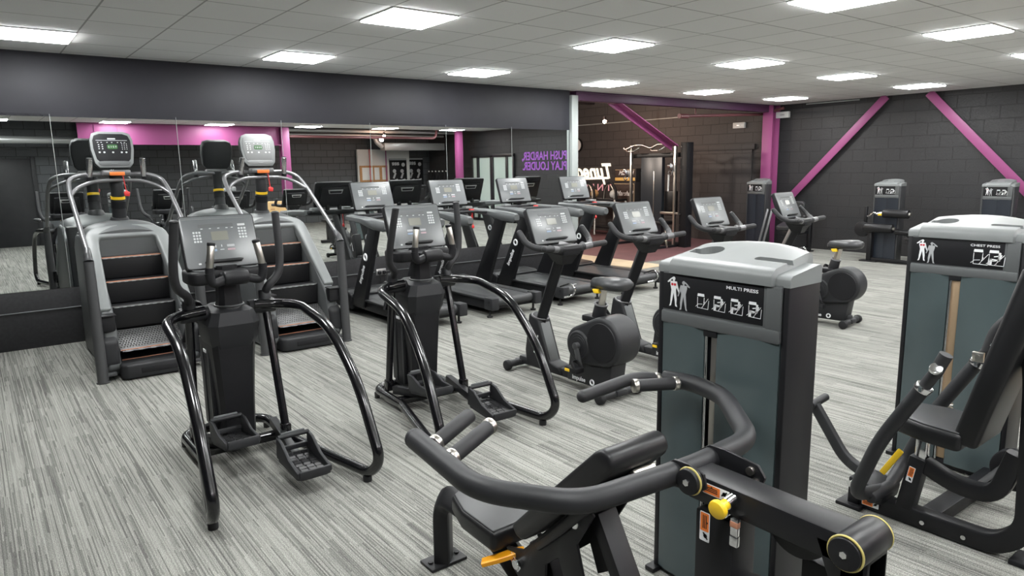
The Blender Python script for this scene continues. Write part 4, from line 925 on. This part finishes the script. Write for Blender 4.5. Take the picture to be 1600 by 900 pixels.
b = B(); b.beam((-.048, -.015, .235), (-.055, -.10, .385), .014, .030, up=(0, 1, 0), bev=.005); b.go('height_lever', ch, YEL)
b = B(); b.tube([(0, -.19, .33), (0, -.34, .27), (0, -.50, .28), (0, -.56, .50)], .040, flat=(1, .8), fillet=.1); b.go('back_support', ch, BLK)
sq2 = [(-.13, .30), (-.17, .16), (-.17, 0), (.17, 0), (.17, .16), (.13, .30), (.06, .335), (-.06, .335)]
b = B(); b.prism(sq2, (0, -.39, .535), (1, 0, 0), (0, 1, .03), .09, bev=.026, seg=4); st_ = b.go('seat', ch, VIN, ang=50)
b = B(); b.prism([(p[0]*.93, .012+p[1]*.93) for p in sq2], (0, -.39, .579), (1, 0, 0), (0, 1, .03), .012, bev=.006, seg=3); b.go('seat_top', st_, VING)
d = V((0, -.19, .76)).normalized(); n_ = V((0, .76, .19)).normalized()
b = B(); b.prism([(-.02, -.05), (.80, -.055), (.84, -.02), (.84, .03), (.80, .055), (-.0, .055), (-.03, .02)], (0, -.40, .55), d, n_, .31, bev=.02, seg=4); b.go('backrest', ch, VIN, ang=50)
# press arms
b = B(); b.box((0, .03, .13), (.20, .16, .09), rot=(R(10), 0, 0), bev=.02); b.box((0, .12, .08), (.10, .06, .16), bev=.01); pv = b.go('pivot_block', ch, BLK)
b = B(); b.cyl((-.056, .13, .13), (-.07, .13, .13), .018); b.go('pivot_bolt', pv, CHR)
for s in (-1, 1):
    b = B(); b.tube([(s*.03, -.02, .14), (s*.27, .02, .17), (s*.30, -.10, .50), (s*.31, -.27, .80)], .033, seg=18, fillet=.10); b.go('press_arm', ch, PLB)
    b = B(); b.cyl((s*.31, -.265, .79), (s*.31, -.28, .815), .038, bev=.004); b.go('arm_collar', ch, CHR)
    b = B(); b.cyl((s*.31, -.275, .81), (s*.31, -.325, .90), .026); b.tube([(s*.31, -.31, .87), (s*.31, -.35, .97)] if s < 0 else [(s*.31, -.31, .87), (s*.31, -.335, .98), (s*.31, -.39, 1.05), (s*.30, -.52, 1.03)], .028, fillet=.1); g = b.go('hand_grip', ch, GRIP)
    b = B(); b.cyl((s*.31+(-.028 if s < 0 else .0), -.325, .90), (s*.31+(-.04 if s < 0 else .0), -.33, .915), .027, bev=.003); b.go('grip_cap', g, CHR)
b = B(); b.box((.19, -.31, .86), (.02, .05, .05), bev=.004); b.cyl((.178, -.31, .86), (.20, -.31, .86), .012); b.go('stop_bracket', ch, STE)
# foot-assist lever
b = B(); b.beam((.04, .10, .16), (.05, .20, .20), .045, .05); b.tube([(.04, .08, .16), (.05, .22, .20), (.05, .41, .46)], .028, seg=16, flat=(1, .75), fillet=.09); lv = b.go('foot_lever', ch, PLB)
b = B(); b.cyl((.01, .41, .465), (.16, .405, .485), .022, bev=.004); b.go('lever_grip', lv, GRIP)
b = B(); b.cyl((-.17, -.02, .14), (.02, -.03, .15), .03, bev=.008); b.go('arm_spindle', ch, PLB)
b = B(); b.cyl((.56, -.40, .20), (.62, -.40, .20), .11, bev=.01, seg=36); pu = b.go('pulley', ch, PLA)
b = B(); b.cyl((.555, -.40, .20), (.625, -.40, .20), .02); b.go('pulley_hub', pu, CHR)
b = B(); b.beam((.45, -.30, .10), (.60, -.42, .26), .05, .06); b.go('cable_arm', ch, BLK)
b = B()
for k in range(8): b.torus((.70, -.03+.0, .28+.022*k), (0, 0, 1), .018, .004, 12, 5)
b.go('spring', ch, STE)

# back-wall machines ----------------------------------------------------------
def wall_tower(name, label, loc, rz=0):
    return thing(name, label, 'weight machine', loc, rz)
lc = wall_tower('leg_curl_machine', 'leg machine with two black foam rollers against the blockwork wall', (13.0, 5.65, 0))
make_tower(lc, -.05, .13, 'LEG CURL', 2, Wd=.46, shroud=NAVY, text=False)
b = B(); b.box((-.12, .33, .30), (.10, .08, .60), bev=.006); b.beam((-.12, .33, .04), (-.12, -.75, .04), .07, .06); b.box((-.12, .33, .01), (.16, .30, .02), bev=.004); b.go('base_frame', lc, BLK)
b = B(); b.cyl((-.20, .10, .88), (-.20, -.33, .88), .075, bev=.012, seg=28); r1 = b.go('thigh_roller', lc, VIN)
b = B(); b.cyl((-.20, -.33, .88), (-.20, -.36, .88), .03); b.cyl((-.20, .12, .88), (-.20, .20, .86), .03); b.go('roller_end', r1, STE)
b = B(); b.cyl((-.24, .38, .62), (-.24, -.10, .62), .08, bev=.012, seg=28); r2 = b.go('ankle_roller', lc, VIN)
b = B(); b.cyl((-.24, -.10, .62), (-.24, -.13, .62), .03); b.go('roller_end', r2, STE)
b = B(); b.cyl((-.10, .48, .58), (-.16, .48, .58), .14, bev=.01, seg=30); b.beam((-.14, .46, .58), (-.20, .36, .62), .05, .05); b.box((-.12, .44, .84), (.05, .05, .30), bev=.008); b.go('cam_arm', lc, BLK)
b = B(); b.tube([(-.2, .20, .86), (-.22, .26, .90), (-.2, .32, .84), (-.2, .38, .82)], .014); b.go('adjust_handle', lc, CHR)
b = B(); b.box((-.22, .14, .86), (.04, .07, .04), bev=.008); b.go('pull_knob', lc, YEL)
b = B(); b.cyl((-.2, -.55, .55), (-.2, -.12, .57), .05, bev=.01); b.box((-.05, -.55, .45), (.4, .5, .08), bev=.03); b.tube([(-.2, -.30, .52), (-.22, -.36, .40), (-.22, -.45, .38)], .015); b.go('seat', lc, VIN)
ab = wall_tower('leg_extension_machine', 'seated weight machine with grey backrest in the corner by the pink column', (13.25, 7.9, 0))
make_tower(ab, .0, .70, 'LEG EXTENSION', 2, Wd=.46, shroud=NAVY, text=False)
b = B(); b.prism(rrect(.30, .40, .07, 5), (.12, -.22, .82), (0, -1, 0), (-.2, 0, 1), .08, bev=.02, seg=3); b.go('backrest', ab, VING)
b = B(); b.prism(rrect(.36, .34, .07, 5), (-.10, -.12, .52), (0, -1, 0), (1, 0, .25), .09, bev=.025, seg=3); b.go('seat', ab, VING)
b = B(); b.box((.22, -.42, .36), (.08, .08, .72), bev=.008); b.box((.02, -.25, .40), (.5, .34, .07), bev=.01); b.beam((.22, -.42, .04), (-.40, .30, .04), .08, .07); b.beam((-.1, .5, .05), (-.1, -.45, .05), .07, .06); b.box((.2, -.42, .012), (.2, .14, .024), bev=.005); b.go('frame', ab, BLK)
b = B(); b.cyl((-.02, -.42, .72), (.26, -.42, .72), .03); b.ball((-.02, -.42, .72), .035, 12); b.go('side_handle', ab, GRIP)
b = B(); b.beam((-.30, .42, .05), (-.20, .28, .86), .05, .04); b.beam((-.30, .32, .05), (-.20, .18, .86), .05, .04); b.go('lever_arm', ab, SIL)
lp = wall_tower('pulldown_tower', 'weight stack tower under the right-hand pink brace, seen above the chest press', (13.25, 4.1, 0))
make_tower(lp, -.05, .06, 'LEG PRESS', 2, Wd=.46, shroud=NAVY, text=False)
b = B(); b.beam((-.1, .0, .04), (-1.0, -.05, .04), .08, .07); b.box((-1.0, -.05, .25), (.08, .08, .5), bev=.006); b.box((-1.0, -.05, .52), (.36, .34, .08), bev=.025); b.go('seat_frame', lp, BLK)

# ------------------------------------------------------------------ far room
cr_ = thing('cable_rack', 'tall functional trainer frame with pull-up bar in the far room', 'cable machine', (12.3, 10.45, 0))
for yy, m_ in ((-.55, STE), (.72, STE)):
    b = B(); b.box((-.12, yy, 1.12), (.06, .05, 2.24), bev=.004); b.go('steel_post', cr_, m_)
b = B(); b.box((.05, -.72, 1.13), (.22, .18, 2.26), bev=.01); pst = b.go('stack_cover', cr_, LABEL, label='tall slim black stack cover')
b = B()
for k in range(9): b.cyl((-.062, -.66, .25+.24*k), (-.066, -.66, .25+.24*k), .008, seg=8)
b.go('cover_bolt', pst, CHR)
b = B(); b.box((.0, .18, 1.05), (.10, .62, 1.85), bev=.01); ctr = b.go('centre_shroud', cr_, mat('blue_black_shroud', (.022, .027, .034), .35))
b = B(); b.box((-.055, .10, 1.0), (.006, .018, 1.30), bev=.001); b.go('stack_slot', ctr, STE)
b = B(); b.tube([(-.12, .95, 2.18), (-.2, .86, 2.14), (-.12, .62, 2.24), (-.12, .40, 2.24), (-.12, .15, 2.16), (-.12, -.05, 2.24), (-.12, -.55, 2.22)], .022, fillet=.05); b.tube([(-.12, .02, 2.2), (-.3, .0, 2.10), (-.3, -.24, 2.10), (-.12, -.28, 2.2)], .018, fillet=.06); b.tube([(-.12, .75, 2.2), (-.3, .72, 2.10), (-.3, .50, 2.10), (-.12, .46, 2.2)], .018, fillet=.06); b.go('pull_up_bar', cr_, STE)
b = B(); b.box((0, .1, 2.0), (.10, 1.4, .10), bev=.006); b.go('top_beam', cr_, BLK)
b = B(); b.box((0.05, .1, .05), (.14, 1.6, .09), bev=.006); b.box((-.35, -.55, .03), (.9, .08, .05), bev=.006); b.box((-.35, .72, .03), (.9, .08, .05), bev=.006); b.go('frame', cr_, BLK)
for yy, z0 in ((-.50, 1.72), (.80, 1.60)):
    b = B(); b.box((-.14, yy, z0), (.10, .10, .16), bev=.01); b.cyl((-.2, yy, z0+.05), (-.2, yy+.06, z0+.05), .05); b.torus((-.2, yy+.02, z0-.10), (1, 0, 0), .05, .012, 18, 6); b.go('pulley_carriage', cr_, CHR)
b = B(); b.tube([(-.2, -.44, 1.58), (-.2, -.43, 1.22)], .018); b.go('rope_handle', cr_, WPL)
b = B(); b.box((.1, -.28, .95), (.12, .30, .55), bev=.03); b.box((-.1, -.25, .52), (.42, .32, .08), bev=.025); b.go('bench_pads', cr_, VIN)
b = B(); b.box((-.1, -.40, .74), (.05, .5, .05), bev=.006); b.tube([(-.1, -.3, .48), (-.3, -.5, .10), (-.4, -.6, .03)], .02); b.go('bench_arm', cr_, STE)
# amplifier stack
ac = thing('amplifier_cabinet', 'brown guitar speaker cabinet standing against the far wall, white script badge', 'speaker cabinet', (13.72, 12.66, 0))
b = B(); b.box((0, 0, .72), (.36, .76, 1.32), bev=.012); b.box((0, 0, .03), (.3, .6, .06), bev=.01); b.go('cabinet', ac, TOLEX)
b = B(); b.box((-.183, 0, .72), (.008, .66, 1.20), bev=.002); gr = b.go('speaker_grille', ac, GRILL)
text_part('badge', 'Marshall', .17, (-.19, .27, 1.02), UY, UZ, gr, WHT, shear=.35, bold=.004)
b = B(); b.tube([(-.186, .35, .12), (-.186, .35, 1.32), (-.186, -.35, 1.32), (-.186, -.35, .12)], .008, seg=8, fillet=.02); b.go('piping', ac, CREAM)
ah = thing('guitar_amplifier', 'guitar amplifier head with gold panel on top of the speaker cabinet', 'amplifier', (13.72, 12.66, 1.38))
b = B(); b.box((0, 0, .165), (.30, .76, .33), bev=.012); b.go('case', ah, TOLEX)
b = B(); b.box((-.152, 0, .06), (.006, .70, .08), bev=.001); b.go('control_panel', ah, GOLD)
b = B(); b.box((-.152, 0, .21), (.006, .68, .19), bev=.002); g2 = b.go('grille', ah, GRILL); text_part('badge', 'Marshall', .15, (-.157, .22, .17), UY, UZ, g2, WHT, shear=.35, bold=.003)
b = B(); b.tube([(-.152, .345, .30), (-.152, -.345, .30)], .006, seg=8); b.go('piping', ah, CREAM)
# reversed lettering on the far wall
sg = thing('wall_sign', 'reversed white lettering with a pink word below on the far room wall', 'sign', (XB-.03, 14.2, 1.30))
t_ = text_part('script_letters', 'Tuned', .56, (-.004, -.72, .16), UY, UZ, sg, SIGNW, mirror=True, shear=.3, bold=.016, thick=.005, fit=1.44)
b = B(); b.prism([(-.70, .10), (.55, .13), (.55, .19), (-.70, .17)], (-.004, 0, 0), UY, UZ, .008, bev=.001); b.prism([(.28, .16), (.36, .18), (.43, -.02), (.36, -.02)], (-.004, 0, 0), UY, UZ, .008, bev=.001); b.go('underline', sg, SIGNW)
text_part('pink_letters', 'F I T N E S S', .27, (-.004, -1.08, -.19), UY, UZ, sg, SIGNP, mirror=True, fit=1.70, thick=.004)
# hooped storage rack
hr = thing('storage_rack', 'steel storage rack with two arched hoops under the reversed sign', 'rack', (13.1, 13.0, 0))
for yy in (.42, -.36):
    b = B(); b.tube([(-.1, yy+.22, .95), (-.1, yy+.20, 1.22), (-.1, yy, 1.42), (-.1, yy-.20, 1.22), (-.1, yy-.22, .95)], .035, fillet=.2); b.go('hoop', hr, RUB)
    b = B(); b.tube([(-.14, yy+.18, .95), (-.14, yy+.16, 1.20), (-.14, yy, 1.36), (-.14, yy-.16, 1.20), (-.14, yy-.18, .95)], .014, fillet=.2); b.go('hoop_trim', hr, STE)
b = B(); b.box((0, .03, .93), (.42, 1.4, .05), bev=.008); b.box((0, .03, .22), (.30, 1.3, .05), bev=.006); b.go('shelf', hr, BLK)
for xx, yy in ((-.2, .70), (-.2, -.62), (.2, .70), (.2, -.62), (-.22, .04)):
    b = B(); b.tube([(xx, yy, .94), (xx-.10, yy-.06, .03)], .03); b.go('leg', hr, STE)
for k, (yy, m_, lb) in enumerate(((.40, PLY, 'pale medicine ball in the left hoop of the storage rack'), (-.30, WPL, 'white medicine ball in the right hoop of the storage rack'))):
    b = B(); b.ball((0, 0, .11), .11, 20); o_ = tag(b.go('medicine_ball', None, m_), lb, 'ball', 'medicine balls'); o_.location = (13.2, 13.0+yy, .957)
# far room fittings, plus two added lamps out of view
pb = thing('pendant_bulb', 'small warm glowing bulb hanging in the far room', 'light', (12.6, 12.45, 2.86))
b = B(); b.ball((0, 0, 0), .045, 16); b.go('bulb', pb, BULB)
b = B(); b.cyl((0, 0, .04), (0, 0, .12), .03); b.cyl((0, 0, .1), (0, 0, .85), .006, seg=8); b.go('cord', pb, PLA)
lo = bpy.data.lights.new('bulb_glow', 'POINT'); lo.energy = 55; lo.color = (1, .62, .45); lo.shadow_soft_size = .06
l_ = bpy.data.objects.new('bulb_glow', lo); COL.objects.link(l_); l_.parent = pb; l_.location = (-.1, 0, -.12)
fill_bulb_near = dup(pb, 'added bulb out of view to brighten the far room, beside the mirror wall', (9.5, 11.6, 2.86))  # extra lamp hidden behind the mirror wall to brighten the far room
fill_bulb_far = dup(pb, 'added bulb out of view to brighten the far room, at its far end', (9.4, 13.6, 2.86))  # another unseen lamp added to lift the far room walls
for q_ in (fill_bulb_near, fill_bulb_far):
    for c_ in q_.children:
        if c_.type == 'LIGHT': c_.data = c_.data.copy(); c_.data.energy = 210; c_.data.color = (1, .86, .74)
ck = thing('wall_clock', 'round wall clock half hidden by the aluminium post', 'clock', (XB-.05, 14.86, 2.38))
b = B(); b.cyl((0, 0, 0), (-.04, 0, 0), .19, seg=32); b.torus((-.035, 0, 0), (1, 0, 0), .18, .018); fc = b.go('rim', ck, PLA)
b = B(); b.cyl((-.04, 0, 0), (-.043, 0, 0), .165, seg=32); b.go('face', ck, WPL)
b = B(); b.box((-.046, -.03, .03), (.004, .07, .012), rot=(R(40), 0, 0), bev=0); b.box((-.046, .0, .05), (.004, .012, .12), bev=0); b.go('hands', ck, PLA)
for nm, lb, loc in (('emergency_light', 'white emergency light box high on the blockwork wall right of the pink column', (XB-.05, 8.50, 2.80)), ('emergency_light', 'white emergency light box left of the pink column above the dark door', (XB-.06, 9.56, 2.64))):
    e_ = thing(nm, lb, 'light', loc, 0, 'emergency light boxes')
    b = B(); b.box((0, 0, 0), (.07, .30, .13), bev=.008); b.go('case', e_, WPL)
    b = B(); b.box((-.037, 0, 0), (.006, .10, .03), bev=.002); b.go('lens', e_, SOCK)
for x_, lb in ((4.43, 'double socket with two plugs on the dado beside the first treadmill'), (6.81, 'double socket with two plugs on the dado behind the third treadmill')):
    s_ = thing('wall_socket', lb, 'socket', (x_, YM-.02, .39), 0, 'double wall sockets')
    b = B(); b.box((0, 0, 0), (.15, .024, .09), bev=.004); b.go('plate', s_, SOCK)
    for q in (-.036, .036):
        b = B(); b.box((q, -.03, -.005), (.042, .04, .045), bev=.008); b.tube([(q, -.035, -.02), (q, -.05, -.09), (q-.03, -.03, -.30)], .004, seg=8); b.go('plug', s_, PLA)
# red pipe and conduit by the opening
b = B(); b.tube([(11.2, YM+.25, 2.72), (13.9, YM+.25, 2.84), (13.92, YM-.25, 2.94)], .03, fillet=.1); b.cyl((11.1, YM+.25, 2.72), (11.35, YM+.25, 2.72), .045); b.cyl((11.6, YM+.25, 2.72), (11.6, YM+.25, 3.5), .015); tag(b.go('sprinkler_pipe', None, REDPIPE), 'dull red pipe running under the purple header beside the pink column', 'pipe')
b = B(); b.tube([(XB-.02, 15.1, 2.93), (XB-.02, 10.6, 2.93)], .014, seg=8); b.tube([(XB-.02, 8.0, 2.985), (XB-.02, 6.9, 2.985)], .012, seg=8); struct(b, 'trim_12', ALU)

# lettering on the back wall beyond the frame, seen reversed in the mirrors
ws = thing('wall_lettering', 'purple capital letters in two rows on the back wall, read backwards in the mirror', 'sign', (XB-.012, 2.03, 1.70))
text_part('upper_words', 'PUSH HARDER,', .35, (0, 0, .305), UY, UZ, ws, TXTP, thick=.003, bold=.007, fit=2.08)
text_part('lower_words', 'PLAY LOUDER.', .35, (0, 0, 0), UY, UZ, ws, TXTP, thick=.003, bold=.007, fit=2.05)

# ------------------------------------------------------------------ things seen only in the mirrors
def plyo(label, loc, s, rz):
    t = thing('plyo_box', label, 'plyo box', loc, rz, 'wooden plyo boxes')
    w, d_, h_ = s
    b = B(); b.box((0, 0, h_/2), (w, d_, h_), bev=.004); bx = b.go('box', t, PLY)
    b = B()
    for q in (-1, 1):
        for k in (-1, 1): b.box((q*w*.3, k*(d_/2+.001), h_*.62), (.10, .004, .03), bev=.001)
    b.go('hand_slot', bx, PAPR)
plyo('large pale wooden box on the floor, reflected behind the right-hand stair climber', (5.9, .30, 0), (.76, .60, .60), 0)
plyo('smaller pale wooden box stacked on the large one, reflected in the mirror', (6.0, .32, .60), (.60, .50, .46), R(4))
def poster(label, loc, w, h_):
    t = thing('wall_poster', label, 'poster', loc, 0, 'black exercise posters')
    b = B(); b.box((0, 0, 0), (w, .012, h_), bev=.001); p = b.go('sheet', t, LABEL)
    b = B(); b.box((0, .007, h_*.47), (w*.98, .003, h_*.04), bev=0); b.box((0, .007, -h_*.44), (w*.8, .003, h_*.05), bev=0)
    for q in (-.28, -.14, 0): b.box((q*w, .007, h_*.33), (w*.12, .003, h_*.10), rot=(0, R(-12), 0), bev=0)
    b.prism(circ((0, 0), w*.10, 16), (w*.30, .007, h_*.30), (-1, 0, 0), (0, 0, 1), .003, bev=0)
    for q in (-.22, .22):
        b.prism(circ((0, .10), .05*w*2, 12), (q*w, .007, 0), (-1, 0, 0), (0, 0, 1), .003, bev=0); b.box((q*w, .007, -.06*h_), (w*.1, .003, h_*.2), rot=(0, R(25), 0), bev=0); b.box((q*w+.05, .007, -.2*h_), (w*.22, .003, h_*.04), rot=(0, R(-20), 0), bev=0)
    b.go('print', p, GRP)
poster('black poster with pale figures on the pale wall section, in the mirror', (12.75, -5.83, 1.62), .72, 1.1)
poster('black poster with pale figures on the dark wall beside the pale section, in the mirror', (13.6, -6.08, 1.62), .72, 1.15)
nb = thing('notice_board', 'cork notice board with white sheets on the pale wall, in the mirror', 'notice board', (11.75, -5.82, 1.62))
b = B(); b.box((0, 0, 0), (1.1, .02, .62), bev=.003); b.go('board', nb, PAPR)
for q, w in ((-.25, .42), (.12, .2), (.40, .14)):
    b = B(); b.box((q, .013, .02), (w, .004, .44), bev=.001); b.go('sheet', nb, WPL)
b = B(); b.tube([(7.5, -2.9, 2.78), (12.6, -2.9, 2.78), (12.7, -2.9, 3.3)], .04, fillet=.15); tag(b.go('red_pipe', None, REDPIPE), 'red pipe under the open service ceiling, in the mirror', 'pipe')
b = B(); b.tube([(7.6, -3.4, 3.0), (13.8, -3.4, 3.0)], .06); tag(b.go('service_pipe', None, PIPE), 'grey pipe along the open service ceiling, in the mirror', 'pipe')
b = B(); b.tube([(-3.6, -3.2, 2.62), (2.3, -3.2, 2.62)], .09); tag(b.go('duct', None, PIPE), 'galvanised duct across the far left of the reflection', 'duct')

# weight tower on the near side of the room, only seen in the mirrors
rm = thing('row_machine', 'teal weight tower reflected in the mirror behind the first treadmill console', 'weight machine', (8.05, .75, 0), R(-90))
make_tower(rm, -.1, 0, 'ROW', 2, text=False, shroud=TEAL)
b = B(); b.beam((-.1, -.2, .05), (-.1, -1.2, .05), .09, .07); b.box((-.1, -1.0, .28), (.08, .08, .5), bev=.006); b.go('base_frame', rm, BLK)
b = B(); b.box((-.1, -.95, .55), (.32, .34, .08), bev=.025, seg=3); b.go('seat', rm, VIN)
b = B(); b.box((-.1, -.62, .86), (.26, .07, .36), bev=.025, seg=3); b.go('chest_pad', rm, VIN)
b = B(); b.beam((-.1, -.60, .08), (-.1, -.60, .72), .07, .06, up=(0, 1, 0)); b.go('pad_post', rm, BLK)
# hanging mats on the back wall beyond the double door
for k in range(6):
    q = thing('hanging_mat', 'dark hanging exercise mat, %s from the double door, in the mirror' % ('first', 'second', 'third', 'fourth', 'fifth', 'sixth')[k], 'mat', (XB-.03, -4.45-.24*k, 1.02), 0, 'exercise mats on wall hooks')
    b = B(); b.prism([(-.10, .62), (-.06, .70), (.06, .70), (.10, .62), (.105, -.15), (.06, -.22), (-.06, -.22), (-.105, -.15)], (0, 0, 0), (0, -1, 0), (0, 0, 1), .02, bev=.006); b.go('sheet', q, PLB)
    b = B(); b.cyl((.02, 0, .66), (-.05, 0, .67), .022); b.go('hook', q, WPL)
pb4 = dup(pb, 'round lamp glowing in the open service ceiling, in the mirror', (10.8, -3.1, 2.84))
b = B(); b.tube([(12.2, -5.70, .2), (12.2, -5.70, 2.5)], .02); tag(b.go('pink_pole', None, PINK), 'slim pink pole in front of the pale wall section, in the mirror', 'pole')
b = B(); b.tube([(11.55, -5.70, .2), (11.55, -5.70, 2.5)], .014); tag(b.go('red_pole', None, REDP), 'slim red pole beside the notice board, in the mirror', 'pole')
b = B(); b.box((12.6, -4.4, 2.55), (2.4, .35, .25), bev=.02); b.tube([(11.4, -4.4, 2.55), (11.2, -4.4, 2.7), (11.0, -4.6, 3.6)], .09); tag(b.go('air_duct', None, PIPE), 'pale boxed air duct under the service ceiling, in the mirror', 'duct')
b = B(); b.tube([(7.6, -4.0, 2.9), (13.6, -4.0, 2.9)], .035); tag(b.go('conduit', None, PIPE), 'thin grey conduit run below the service ceiling, in the mirror', 'pipe')
